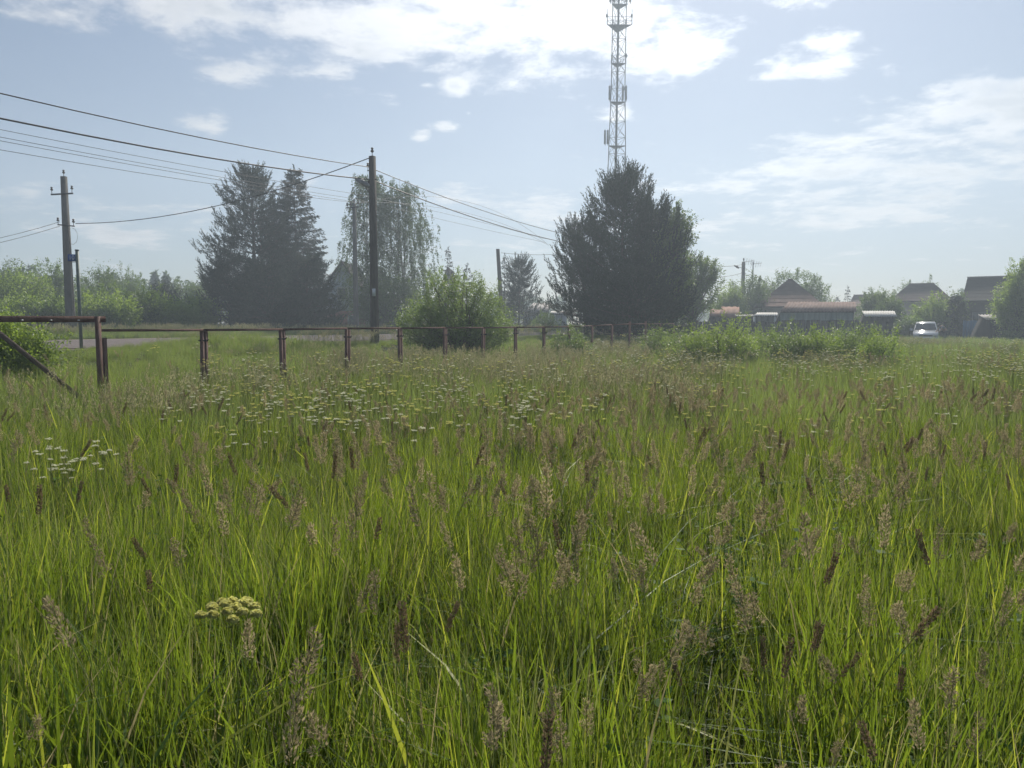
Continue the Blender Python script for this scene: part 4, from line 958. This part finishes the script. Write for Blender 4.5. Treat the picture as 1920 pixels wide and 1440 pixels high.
# ------------------------------------------------------------------ person bending at the van
def skin_mesh(name, joints, edges, mat, sub=2):
    me = bpy.data.meshes.new(name); me.from_pydata([j[0] for j in joints], edges, []); me.update()
    ob = bpy.data.objects.new(name, me); COL.objects.link(ob)
    sk = ob.modifiers.new('skin', 'SKIN'); sk.use_smooth_shade = True; ob.modifiers.new('sub', 'SUBSURF').levels = sub
    for i, j in enumerate(joints): d = me.skin_vertices[0].data[i]; d.radius = (j[1], j[1] * (j[2] if len(j) > 2 else 1)); d.use_root = (i == 0)
    dg = bpy.context.evaluated_depsgraph_get(); m2 = bpy.data.meshes.new_from_object(ob.evaluated_get(dg)); bpy.data.objects.remove(ob)
    m2.materials.clear(); m2.materials.append(mat)
    for p in m2.polygons: p.use_smooth = True
    return m2
def person():
    Y = 56.6; x = P(1772, 620, Y)[0]; g0 = G(x, Y) + .06; o = thing('person', 'person in a grey shirt bending over beside the parked van', 'person', (x, Y, g0))
    J = [((0, 0, .92), .14), ((-.10, 0, 1.12), .15), ((-.26, 0, 1.28), .15), ((-.36, 0, 1.30), .07), ((-.46, 0, 1.30), .10), ((-.50, -.02, 1.22), .09),
         ((.02, .10, .86), .10), ((-.04, .13, .48), .075), ((.02, .14, .08), .05), ((-.12, .15, .04), .04), ((.02, -.10, .86), .10), ((-.02, -.14, .48), .075), ((.04, -.15, .08), .05), ((-.10, -.16, .04), .04),
         ((-.28, .19, 1.24), .07), ((-.42, .22, 1.02), .05), ((-.55, .16, .88), .038), ((-.62, .14, .82), .04), ((-.28, -.19, 1.24), .07), ((-.42, -.22, 1.0), .05), ((-.55, -.16, .86), .038), ((-.62, -.14, .80), .04)]
    E = [(0, 1), (1, 2), (2, 3), (3, 4), (4, 5), (0, 6), (6, 7), (7, 8), (8, 9), (0, 10), (10, 11), (11, 12), (12, 13), (2, 14), (14, 15), (15, 16), (16, 17), (2, 18), (18, 19), (19, 20), (20, 21)]
    part('body', skin_mesh('body', J, E, M['skin']), None, o)
    S = [((.0, 0, .94), .155), ((-.10, 0, 1.12), .165), ((-.26, 0, 1.28), .165), ((-.28, .19, 1.24), .085), ((-.37, .21, 1.1), .07), ((-.28, -.19, 1.24), .085), ((-.37, -.21, 1.1), .07)]
    part('shirt', skin_mesh('shirt', S, [(0, 1), (1, 2), (2, 3), (3, 4), (2, 5), (5, 6)], M['shirt']), None, o)
    T = [((0, 0, .9), .15), ((.02, .10, .84), .115), ((-.04, .13, .48), .09), ((.02, .14, .1), .07), ((.02, -.10, .84), .115), ((-.02, -.14, .48), .09), ((.04, -.15, .1), .07)]
    part('trousers', skin_mesh('trousers', T, [(0, 1), (1, 2), (2, 3), (0, 4), (4, 5), (5, 6)], M['trousers']), None, o)
    part('hair', Geo().lathe([(0, .12), (.06, .11), (.105, .06), (.115, 0), (.10, -.05)], (0, 0, 0), 12), M['hair'], o, smooth=True, loc=(-.47, 0, 1.33)).rotation_euler = (0, -.7, 0)
person()

# ------------------------------------------------------------------ meadow
def blades(n, R, h, w, lean=.25, curl=.35, segs=3, square=False):
    g = Geo(); rr = R * np.sqrt(rng.random(n)); an = rng.random(n) * 2 * PI
    B = np.stack([rr * np.cos(an), rr * np.sin(an), np.full(n, -.05)], 1)
    Hh = h * rng.uniform(.35, 1.15, n); W = w * rng.uniform(.6, 1.3, n)
    la = rng.random(n) * 2 * PI; ld = np.stack([np.cos(la), np.sin(la), np.zeros(n)], 1)
    le = np.abs(rng.normal(0, lean, n)); cu = np.abs(rng.normal(0, curl, n)); cu[rng.random(n) < .06] += .9
    fa = rng.random(n) * PI; fd = np.stack([np.cos(fa), np.sin(fa), np.zeros(n)], 1)
    rows = []
    for k in range(segs + 1):
        t = k / segs
        c = B + ld * (Hh * (le * t + cu * t ** 2.6))[:, None] + np.array([0, 0, 1.]) * (Hh * (t - .38 * np.minimum(cu, 1.3) * t ** 3))[:, None]
        ww = W * (1 - t ** 2.2) * (.75 + .5 * t) if k < segs else W * .0
        if k < segs: rows += [c - fd * ww[:, None] / 2, c + fd * ww[:, None] / 2]
        else: rows.append(c)
    m = len(rows); V = np.stack(rows, 1).reshape(-1, 3); b = np.arange(n) * m
    R_ = rng.random(n)
    Q = np.concatenate([np.stack([b + 2 * k, b + 2 * k + 1, b + 2 * k + 3, b + 2 * k + 2], 1) for k in range(segs - 1)])
    T = np.stack([b + 2 * segs - 2, b + 2 * segs - 1, b + 2 * segs], 1)
    g.add(V, Q, None, np.tile(R_, segs - 1)); g.t.append(T + (g.n - len(V))); g.rt.append(R_)
    return g
def seed_ellipsoids(g, C, A, r, n, leaf, w=.5):
    """fluffy lumps: C centres, A axes directions, r (len, radius)"""
    for c, a_ in zip(C, A):
        a_ = a_ / np.linalg.norm(a_); d = rdir(n); t = rng.uniform(-1, 1, n); rad = r[1] * np.sqrt(np.maximum(0, 1 - t * t)) * rng.uniform(.5, 1., n)
        p = np.cross(d, a_); p /= np.linalg.norm(p, axis=1)[:, None]
        pos = c + a_ * (t * r[0])[:, None] + p * rad[:, None]
        g.leaves(pos, p * .8 + a_ * .9, rdir(n), leaf * rng.uniform(.7, 1.3, n), leaf * w)
def stalk_path(h, lean):
    la = rng.random() * 2 * PI; t = np.linspace(0, 1, 6)
    return np.stack([math.cos(la) * lean * h * t ** 2, math.sin(la) * lean * h * t ** 2, h * (t - .12 * lean * t ** 2) - .04], 1)
def cocksfoot(h=.95, lumps=7, hl=.13, mode=0):
    s, g = Geo(), Geo(); p = stalk_path(h, rng.uniform(.05, .35)); s.tube(p, np.linspace(.0022, .0011, 6), 4, cap=False)
    top = p[-1]; ax = p[-1] - p[-2]; ax /= np.linalg.norm(ax); C, A = [], []
    for k in range(lumps):
        t = k / lumps; sd_ = rdir(1)[0]; sd_ -= ax * (sd_ @ ax); sd_ /= np.linalg.norm(sd_)
        off = (.020 if mode == 0 else .005) * (1.1 - t); C.append(top - ax * hl * (1 - t) + sd_ * off * rng.uniform(.3, 1.)); A.append(ax + sd_ * .5 * (mode == 0))
    seed_ellipsoids(g, C, A, (.015, .0085) if mode == 0 else (.011, .0058), 40, .009, .42)
    bl = blades(2, .01, h * .6, .006, .3, .6); s.add(np.vstack(bl.v), np.vstack(bl.q), np.vstack(bl.t))
    return s, g
def panicle(h=.95, hl=.17):
    s, g = Geo(), Geo(); p = stalk_path(h, rng.uniform(.05, .3)); s.tube(p, np.linspace(.002, .0008, 6), 4, cap=False)
    top = p[-1]; ax = p[-1] - p[-2]; ax /= np.linalg.norm(ax); n = 210
    t = rng.random(n); d = rdir(n); d = d - (d @ ax)[:, None] * ax; d /= np.linalg.norm(d, axis=1)[:, None]
    pos = top - ax * (hl * t)[:, None] + d * (rng.uniform(.1, 1., n) * .021 * np.sqrt(t + .05) * np.sqrt(1.15 - t) * 1.4)[:, None]
    g.leaves(pos, ax + d * .5, rdir(n), rng.uniform(.009, .015, n), .005)
    return s, g
def umbel(h, col, branches=3, rays=11, R=.05, fl=14, fr=.009, br=.09, near=False):
    s, g = Geo(), Geo(); p = stalk_path(h * .72, .08); s.tube(p, np.linspace(.003, .002, 6), 4, cap=False)
    for b in range(branches):
        an = 2 * PI * b / branches + rng.random(); hh = h * rng.uniform(.88, 1.03) if b else h
        st_ = p[3 if b else 5]; e_ = np.array([p[-1][0] + math.cos(an) * br * (b > 0), p[-1][1] + math.sin(an) * br * (b > 0), hh - .05])
        path = bezier(st_, (st_ + e_) / 2 + np.array([math.cos(an) * .03, math.sin(an) * .03, -.02]), e_, 5); s.tube(path, np.linspace(.002, .0013, 5), 3, cap=False)
        Rb = R * (1 if b == 0 else rng.uniform(.6, .9))
        for r in range(rays):
            a2 = 2.4 * r; rr = Rb * math.sqrt((r + .5) / rays); c = e_ + np.array([rr * math.cos(a2), rr * math.sin(a2), .05 - rr * rr * 3 + rng.normal(0, .002)])
            s.tube([e_, (e_ + c) / 2 + np.array([rr * math.cos(a2) * .15, rr * math.sin(a2) * .15, -.004]), c], .0009 if near else .0005, 3, cap=False)
            n = fl; k = np.arange(n); ra = fr * np.sqrt((k + .5) / n); aa = k * 2.4
            fc = c + np.stack([ra * np.cos(aa), ra * np.sin(aa), .004 - ra * ra * 38 + rng.normal(0, fr * (.06 if near else .18), n)], 1)
            fd = np.stack([np.cos(aa + 1), np.sin(aa + 1), rng.normal(0, .25, n)], 1)
            sz = fr * (.24 if near else .95)
            g.leaves(fc - fd * sz / 2, fd, np.tile([0, 0, .5], (n, 1)) + rdir(n) * .8, sz, sz * .9)
    lv = 5; tt = rng.uniform(.05, .4, lv); c = np.stack([np.interp(tt * 5, np.arange(6), p[:, i]) for i in range(3)], 1); d = rdir(lv) * [1, 1, .4]
    s.leaves(c, d, rdir(lv) + [0, 0, 1], .07, .02)
    return s, g
def herb(n=26, R=.14, h=.42):
    g = Geo(); s = Geo()
    for k in range(7):
        p = stalk_path(h * rng.uniform(.6, 1.1), rng.uniform(.1, .6)); p[:, :2] += rng.normal(0, R * .5, 2); g.tube(p, .0016, 3, cap=False)
        m = n; t = rng.random(m); c = np.stack([np.interp(t * 5, np.arange(6), p[:, i]) for i in range(3)], 1); d = rdir(m) * [1, 1, .5]
        g.leaves(c, d, rdir(m) * .6 + [0, 0, 1], rng.uniform(.022, .045, m), rng.uniform(.012, .024, m))
    return g

def template(name, geos, mats):
    """a mesh that carries several materials, kept out of the scene and drawn through the meadow's geometry nodes"""
    meshes = [g.mesh(name, m) for g, m in zip(geos, mats)]
    bm = bmesh.new()
    for i, me in enumerate(meshes):
        k0 = len(bm.faces); bm.from_mesh(me); bm.faces.ensure_lookup_table()
        for f in bm.faces[k0:]: f.material_index = i
    out = bpy.data.meshes.new(name); bm.to_mesh(out); bm.free()
    for m in mats: out.materials.append(m)
    for me in meshes: bpy.data.meshes.remove(me)
    o = bpy.data.objects.new(name, out); return o

def scatter(name, label, pts, temps, scale, tilt=.12, zsc=None):
    n = len(pts); me = bpy.data.meshes.new(name); me.vertices.add(n); me.vertices.foreach_set('co', np.asarray(pts, np.float32).ravel())
    rot = np.stack([rng.normal(0, tilt, n), rng.normal(0, tilt, n), rng.random(n) * 2 * PI], 1).astype(np.float32)
    a_ = me.attributes.new('rot', 'FLOAT_VECTOR', 'POINT'); a_.data.foreach_set('vector', rot.ravel())
    s_ = np.asarray(scale, np.float32); s3 = np.stack([s_, s_, s_ if zsc is None else zsc], 1).astype(np.float32)
    a_ = me.attributes.new('scl', 'FLOAT_VECTOR', 'POINT'); a_.data.foreach_set('vector', s3.ravel())
    a_ = me.attributes.new('pick', 'INT', 'POINT'); a_.data.foreach_set('value', rng.integers(0, len(temps), n).astype(np.int32))
    o = bpy.data.objects.new(name, me); COL.objects.link(o); o['kind'] = 'stuff'; o['label'] = label
    gt_ = bpy.data.node_groups.new(name, 'GeometryNodeTree')
    gt_.interface.new_socket('Geometry', in_out='INPUT', socket_type='NodeSocketGeometry'); gt_.interface.new_socket('Geometry', in_out='OUTPUT', socket_type='NodeSocketGeometry')
    N, L = gt_.nodes, gt_.links; gi, go = N.new('NodeGroupInput'), N.new('NodeGroupOutput')
    ip = N.new('GeometryNodeInstanceOnPoints'); jn = N.new('GeometryNodeJoinGeometry')
    for tm in temps:
        oi = N.new('GeometryNodeObjectInfo'); oi.inputs['Object'].default_value = tm; oi.inputs['As Instance'].default_value = True; L.new(oi.outputs['Geometry'], jn.inputs[0])
    def attr(nm, typ):
        q = N.new('GeometryNodeInputNamedAttribute'); q.data_type = typ; q.inputs['Name'].default_value = nm; return q.outputs[0]
    L.new(gi.outputs[0], ip.inputs['Points']); L.new(jn.outputs[0], ip.inputs['Instance']); ip.inputs['Pick Instance'].default_value = True
    L.new(attr('pick', 'INT'), ip.inputs['Instance Index']); L.new(attr('scl', 'FLOAT_VECTOR'), ip.inputs['Scale'])
    er = N.new('FunctionNodeEulerToRotation'); L.new(attr('rot', 'FLOAT_VECTOR'), er.inputs[0]); L.new(er.outputs[0], ip.inputs['Rotation'])
    L.new(ip.outputs[0], go.inputs[0])
    md = o.modifiers.new('meadow', 'NODES'); md.node_group = gt_
    return o

def fbm(x, y, f, seed):
    r = np.random.default_rng(seed); v = 0; a_ = 1; tot = 0
    for k in range(4):
        for _ in range(3):
            th = r.random() * 2 * PI; ph = r.random() * 2 * PI; v = v + a_ * np.sin((x * math.cos(th) + y * math.sin(th)) * f * 2 * PI + ph)
        tot += a_ * 1.8; a_ *= .6; f *= 2.1
    return v / tot * .5 + .5

def area_points(r0, r1, dens, half=.80, side=2.5):
    """points of the meadow between distances r0..r1 (Y), with room to both sides"""
    A_ = 0; ys = []; 
    wid = lambda y: 2 * (half * np.maximum(y, 0) + side)
    area = (wid(r0) + wid(r1)) / 2 * (r1 - r0); n = int(area * dens)
    y = rng.uniform(r0, r1, n * 2); k = rng.random(n * 2) < wid(y) / wid(r1); y = y[k][:n]
    x = (rng.random(len(y)) - .5) * wid(y); return x, y
def road_clear(x, y, m=.0):
    q = qof(x, y); return (q < 21.4 - m) | (q > 35.0 + m)
def hgt(x, y):
    q = qof(x, y); h = .80 + .22 * (fbm(x, y, .12, 3) - .5)
    h = h * np.interp(q, [11, 13, 16, 19.5, 21.5, 35, 40], [1., .75, .36, .18, .12, .45, .9]) * (1 + .5 * (fbm(x, y, .16, 57) - .5) * (q > 12))
    return h + .55 * np.exp(-((x + 8.6) ** 2 + (y - 23.5) ** 2) / 7.)

T_NEAR = [template('tuft', [blades(175, .2, .62, .0065, .085, .16, 4), blades(26, .2, .75, .0035, .10, .15, 3)], [M['grass'], M['stalk']]) for _ in range(6)]
T_NEAR += [template('tuft_wide', [blades(48, .2, .64, .0125, .09, .28, 5), blades(40, .2, .5, .006, .45, .9, 4)], [M['grass'], M['grass']]) for _ in range(2)]
T_MID = [template('tuft_mid', [blades(140, .3, .62, .008, .15, .25, 3), blades(18, .3, .8, .005, .12, .15, 3)], [M['grass_far'], M['stalk']]) for _ in range(5)]
T_FAR = [template('tuft_far', [blades(120, .5, .62, .022, .25, .35, 2)], [M['grass_far']]) for _ in range(4)]
T_HERB = [template('herb_tuft', [herb()], [M['herb']]) for _ in range(4)]
T_TAN = []; T_PUR = []; T_DARK = []; T_PAN = []; T_HAZE = []
stalks = {'tan': [], 'purple': [], 'dark': [], 'panicle': []}
for _ in range(4):
    for key, mode, mt, L_ in (('tan', 0, 'head_tan', T_TAN), ('purple', 0, 'head_purple', T_PUR), ('dark', 1, 'head_dark', T_DARK)):
        s, g = cocksfoot(.95, 8 if mode == 0 else 8, rng.uniform(.07, .14) if mode == 0 else rng.uniform(.05, .11), mode)
        stalks[key].append((s.mesh('stem', M['stalk']), g.mesh('seed_head', M[mt]))); L_.append(template('stalk_' + key, [s, g], [M['stalk'], M[mt]]))
    s, g = panicle(.98, rng.uniform(.13, .2)); stalks['panicle'].append((s.mesh('stem', M['stalk']), g.mesh('seed_head', M['head_tan'])))
    T_PAN.append(template('stalk_panicle', [s, g], [M['stalk'], M['head_tan']]))
def haze_tuft():
    s, g = Geo(), Geo()
    for k in range(16):
        h = rng.uniform(.68, .93); p = stalk_path(h, rng.uniform(.05, .3)); p[:, :2] += rng.normal(0, .2, 2); s.tube(p, .0022, 3, cap=False)
        ax = p[-1] - p[-2]; ax /= np.linalg.norm(ax); n = 24; t = rng.random(n)
        pos = p[-1] - ax * (t * .16)[:, None] + rng.normal(0, .016, (n, 3)) * (t + .3)[:, None]
        g.leaves(pos, ax + rdir(n) * .5, rdir(n), .028, .009)
    return template('panicle_tuft', [s, g], [M['stalk'], M['head_haze']])
T_HAZE = [haze_tuft() for _ in range(4)]

def z_of(x, y): return gz(x, y)
def field(name, label, r0, r1, dens, temps, sfun, keep=None, tilt=.06, half=.8):
    x, y = area_points(r0, r1, dens, half); ok = road_clear(x, y, .3) & (np.hypot(x, y) > .55)
    if keep is not None: ok &= keep(x, y)
    x, y = x[ok], y[ok]; s = sfun(x, y)
    return scatter(name, label, np.stack([x, y, z_of(x, y)], 1), temps, np.maximum(s, .4) if name.startswith('far') else s, tilt, s)
hn = lambda x, y: hgt(x, y) / .62 * rng.uniform(.8, 1.12, len(x)) * .84
hn2 = lambda x, y: hn(x, y) * (.72 + .5 * fbm(x, y, .9, 41))
field('near_grass', 'long bright green meadow grass blades', -1.5, 8, 27, T_NEAR, hn2, lambda x, y: fbm(x, y, 1.1, 43) + .3 * rng.random(len(x)) > .52)
T_BENT = [template('bent_tuft', [blades(26, .22, .8, .008, .35, 1.2, 5), blades(14, .2, .7, .004, .5, .9, 4)], [M['grass'], M['thatch']]) for _ in range(4)]
field('bent_grass', 'bent over and dry blades among the meadow grass', -.5, 14, 1.3, T_BENT, hn, lambda x, y: (fbm(x, y, .8, 45) > .42) & (np.hypot(x, y) > 1.8))
field('middle_grass', 'meadow grass in the middle of the field', 8, 24, 12, T_MID, hn)
field('far_grass', 'meadow grass of the far field and road banks', 24, 50, 6, T_FAR, hn)
field('farthest_grass', 'rough grass around the houses and beyond the road', 50, 120, 1.6, T_FAR, lambda x, y: hn(x, y) * 1.0)
field('low_herbs', 'small leafy herbs between the grass blades', -.5, 9, 5, T_HERB, lambda x, y: rng.uniform(.8, 1.5, len(x)), lambda x, y: fbm(x, y, .3, 5) + .25 * (x > .3) > .48)
field('grass_panicles', 'reddish brown haze of flowering grass over the far meadow', 7, 46, 3.6, T_HAZE, lambda x, y: hgt(x, y) / .8 * rng.uniform(.85, 1.1, len(x)),
      lambda x, y: (fbm(x, y, .09, 11) + .2 * ss((y - 9) / 8) * (qof(x, y) < 14) - .28 * ss((x / y - .2) / .2) + .25 * (np.abs(qof(x, y) - 9.6) < 1.5) > .64))
field('verge_panicles', 'pale seeding grass along the road verges', 24, 70, 4.0, T_HAZE, lambda x, y: rng.uniform(.55, .95, len(x)), lambda x, y: (np.abs(qof(x, y) - 36.8) < 1.8) | ((np.abs(qof(x, y) - 18.) < 1.) & (x / y > -.38)))

# flowering stalks: the 300 that show largest are single plants, the rest is stuff
kinds = {'tan': ('cocksfoot_stalk', 'tan seed head', 'grass stalk', 'tan cocksfoot stalks in the meadow'),
         'purple': ('cocksfoot_stalk', 'purplish seed head', 'grass stalk', 'purplish cocksfoot stalks in the meadow'),
         'dark': ('foxtail_stalk', 'dark narrow seed spike', 'grass stalk', 'dark brown seed spikes in the meadow'),
         'panicle': ('reed_grass_stalk', 'loose feathery panicle', 'grass stalk', 'feathery grass panicles in the meadow')}
def describe(o, me, what):
    n = len(me.vertices); co = np.empty(n * 3, np.float32); me.vertices.foreach_get('co', co); c = co.reshape(-1, 3).mean(0)
    R = o.rotation_euler.to_matrix(); v = R @ Vector([float(c[i]) * o.scale[i] for i in range(3)])
    tx, ty, tz = o.location.x + v.x, o.location.y + v.y, o.location.z + v.z; u_ = tx / ty
    lean = 'leaning left' if v.x < -.09 else 'leaning right' if v.x > .09 else 'upright'
    size = 'tall ' if tz > .93 else 'short ' if tz < .76 else ''
    col = next(w for lim, w in ((-.56, 'gate brace'), (-.43, 'gate post'), (-.33, 'tall pine'), (-.24, 'pointed spruce'), (-.16, 'lamp pole'), (-.04, 'round willow'), (.06, 'leaning pole'), (.13, 'mast pine'), (.22, 'lattice mast'), (.31, 'largest willow'), (.42, 'hipped roof'), (.5, 'long shed'), (.6, 'parked van'), (9, 'dark gabled house')) if u_ < lim)
    dep = next(w for lim, w in ((1.9, 'lowest front'), (2.5, 'front'), (3.2, 'near'), (4., 'nearer middle'), (5.2, 'middle'), (7, 'farther middle'), (9.5, 'far'), (99, 'farthest')) if ty < lim)
    return f'{size}{what}, {lean}, {dep} row below the {col}'
nn_ = 1900; y = 1.25 + 7.8 * rng.random(nn_) ** .75; u = rng.uniform(-.74, .74, nn_); x = u * y
wgt = np.clip(.25 + .75 * (u + .55), .18, 1.) * (fbm(x, y, .35, 21) * 1.4); ok = rng.random(nn_) < wgt; x, y, u = x[ok], y[ok], u[ok]
order = np.argsort(y); x, y, u = x[order], y[order], u[order]
count = 0; rest = {k: [] for k in stalks}
for xi, yi, ui in zip(x, y, u):
    if ui < -.12: key = rng.choice(['dark', 'tan', 'panicle', 'purple'], p=[.28, .26, .12, .34])
    else: key = rng.choice(['dark', 'tan', 'panicle', 'purple'], p=[.10, .44, .12, .34])
    if count < 290:
        nm, base_lb, ct, gp_ = kinds[key]; s_m, g_m = stalks[key][rng.integers(4)]; sc_ = rng.uniform(.82, 1.12) * (hgt(np.float64(xi), np.float64(yi)) / .8)
        if yi < 2.0: sc_ *= rng.uniform(.72, 1.0)
        lb = None
        o = thing(nm, lb, ct, (xi, yi, G(xi, yi)), rng.random() * 6.28, gp_, sc_); o.rotation_euler = (rng.normal(0, .1), rng.normal(0, .1), rng.random() * 6.28)
        part('stem', s_m, None, o); part('seed_head', g_m, None, o); count += 1
        o['label'] = describe(o, g_m, base_lb)
    else: rest[key].append((xi, yi))
extra_n = 1700; y = 4.5 + 20 * rng.random(extra_n) ** 1.1; x = rng.uniform(-.8, .8, extra_n) * y; ok = rng.random(extra_n) < np.clip(.35 + .6 * (x / y + .3), .12, .9) * fbm(x, y, .25, 22) * 1.5
x, y = x[ok], y[ok]; rest['purple'] += list(zip(x[::2], y[::2])); rest['tan'] += list(zip(x[1::4], y[1::4])); rest['panicle'] += list(zip(x[3::8], y[3::8]))
for key, tl in (('tan', T_TAN), ('purple', T_PUR), ('dark', T_DARK), ('panicle', T_PAN)):
    a_ = np.array(rest[key]); 
    if len(a_): scatter(key + '_seed_grass', 'many further ' + key + ' seed heads in the meadow', np.stack([a_[:, 0], a_[:, 1], gz(a_[:, 0], a_[:, 1])], 1), tl, hgt(a_[:, 0], a_[:, 1]) / .8 * rng.uniform(.85, 1.1, len(a_)), .12)

# umbels
W_ = [umbel(.84, 'white', 4, 9, .020, 14, .0062, .075) for _ in range(3)]; Y_ = [umbel(.84, 'yellow', 4, 9, .020, 14, .0062, .075) for _ in range(3)]
WM = [(a.mesh('stem', M['stalk']), b.mesh('umbel', M['umbel_white'])) for a, b in W_]; YM = [(a.mesh('stem', M['stalk']), b.mesh('umbel', M['umbel_yellow'])) for a, b in Y_]
T_UW = [template('umbel_white', [a, b], [M['stalk'], M['umbel_white']]) for a, b in W_]; T_UY = [template('umbel_yellow', [a, b], [M['stalk'], M['umbel_yellow']]) for a, b in Y_]
# the near yellow-green umbel
ux = P(432, 1135, 1.62); H_ = ux[2] - G(ux[0], 1.62)
s, g = umbel(H_, 'yellow', 1, 15, .066, 200, .0108, True)
cen = np.vstack(g.v)[:, :2].mean(0)
o = thing('umbel_plant', 'single large yellow green umbel flower standing nearest, among bright blades', 'wild flower', (ux[0] - cen[0], 1.62 - cen[1], G(ux[0], 1.62)))
part('stem', s, M['stalk'], o); part('umbel', g, M['umbel_yellow'], o)
def put_umbel(px, py, Y, white, label, group=None, sz=1.):
    p = P(px, py, Y); z0 = G(p[0], Y); h = p[2] - z0; a_, b_ = (WM if white else YM)[rng.integers(3)]
    o = thing('umbel_plant', label, 'wild flower', (p[0], Y, z0), rng.random() * 6.28, group); s_ = h / .84; o.scale = (sz, sz, s_)
    part('stem', a_, None, o); part('umbel', b_, None, o); o['label'] = describe(o, b_, 'white clump umbel' if group and 'clump' in group else 'white patch umbel')
for px, py in ((95, 825), (118, 842), (135, 858), (165, 830), (185, 838), (150, 862), (110, 870), (178, 852), (130, 880), (90, 850)):
    put_umbel(px, py, 4.4 + rng.random() * .5, True, 'white umbel in the close clump at the left of the meadow', 'clump of white umbels at the left')
for px, py in ((595, 765), (610, 772), (600, 785), (625, 788), (670, 790), (690, 780), (640, 775), (350, 745), (330, 765)):
    put_umbel(px, py, 6.0 + rng.random() * .8, True, 'bright white umbel in the scattered patch in mid meadow', 'bright white umbels in mid meadow')
nu = 900; y = rng.uniform(5.2, 15, nu * 3) ; x = rng.uniform(-.5, .75, nu * 3) * y
px_ = x / y; yy = 606 + .72 * FPX / y
dn = np.where((px_ < .1) & (px_ > -.42), np.exp(-((yy - 722) / 50) ** 2), 0) + np.where(px_ > .2, .55 * np.exp(-((yy - 672) / 45) ** 2), 0) + .10
ok = rng.random(len(y)) < dn * np.clip(fbm(x, y, .5, 31) * 2.6 - .75, 0, 1.2) * .8; x, y = x[ok], y[ok]; o_ = np.argsort(y); x, y = x[o_], y[o_]
for i in range(min(240, len(x))):
    wh = rng.random() < .5; a_, b_ = (WM if wh else YM)[rng.integers(3)]; s_ = rng.uniform(.82, 1.12)
    o = thing('umbel_plant', 'cream white umbel flower in the band across the meadow' if wh else 'yellow green umbel flower in the band across the meadow', 'wild flower', (x[i], y[i], G(x[i], y[i])), rng.random() * 6.28, ('cream white' if wh else 'yellow green') + ' umbels across the meadow')
    o.scale = (*[rng.uniform(.7, 1.35)] * 2, s_); part('stem', a_, None, o); part('umbel', b_, None, o); o['label'] = describe(o, b_, 'cream white umbel' if wh else 'yellow green umbel')
xr, yr = x[240::2], y[240::2]
y2 = rng.uniform(12, 36, 3000); x2 = rng.uniform(.1, .8, 3000) * y2; ok = rng.random(3000) < .6 * np.clip(fbm(x2, y2, .3, 33) * 2.4 - .7, 0, 1); xr = np.concatenate([xr, x2[ok]]); yr = np.concatenate([yr, y2[ok]])
h_ = len(xr) // 2
for nm, tl, sl_ in (('distant_white_umbels', T_UW, slice(0, None, 2)), ('distant_yellow_umbels', T_UY, slice(1, None, 2))):
    xx, yy_ = xr[sl_], yr[sl_]
    scatter(nm, 'countless distant umbel flowers over the far meadow', np.stack([xx, yy_, gz(xx, yy_)], 1), tl, rng.uniform(.9, 1.2, len(xx)), .08)
same = {}
for ob in sc.objects:
    if ob.get('group') and ob.get('label') and ob.name.split('.')[0] in ('cocksfoot_stalk', 'foxtail_stalk', 'reed_grass_stalk', 'umbel_plant'): same.setdefault(ob['label'], []).append(ob)
ordinal = ['', 'second', 'third', 'fourth', 'fifth', 'sixth', 'seventh', 'eighth', 'ninth', 'tenth', 'eleventh', 'twelfth']
for lb, obs in same.items():
    if len(obs) > 1:
        obs.sort(key=lambda q: q.location.x / q.location.y)
        for i, ob in enumerate(obs): ob['label'] = lb + (', leftmost' if i == 0 else ', rightmost' if i == len(obs) - 1 else ', ' + ordinal[min(i, 11)] + ' from left')
print(sorted([(sum(len(p.vertices) - 2 for p in o.data.polygons), o.name, (o.parent or o).name) for o in sc.objects if o.type == 'MESH'])[-28:])
print('tris', sum(sum(len(p.vertices) - 2 for p in m.polygons) for m in {o.data for o in sc.objects if o.type == 'MESH'}), 'objects', len(bpy.data.objects), 'umbels', len(xr), 'stalks', count)
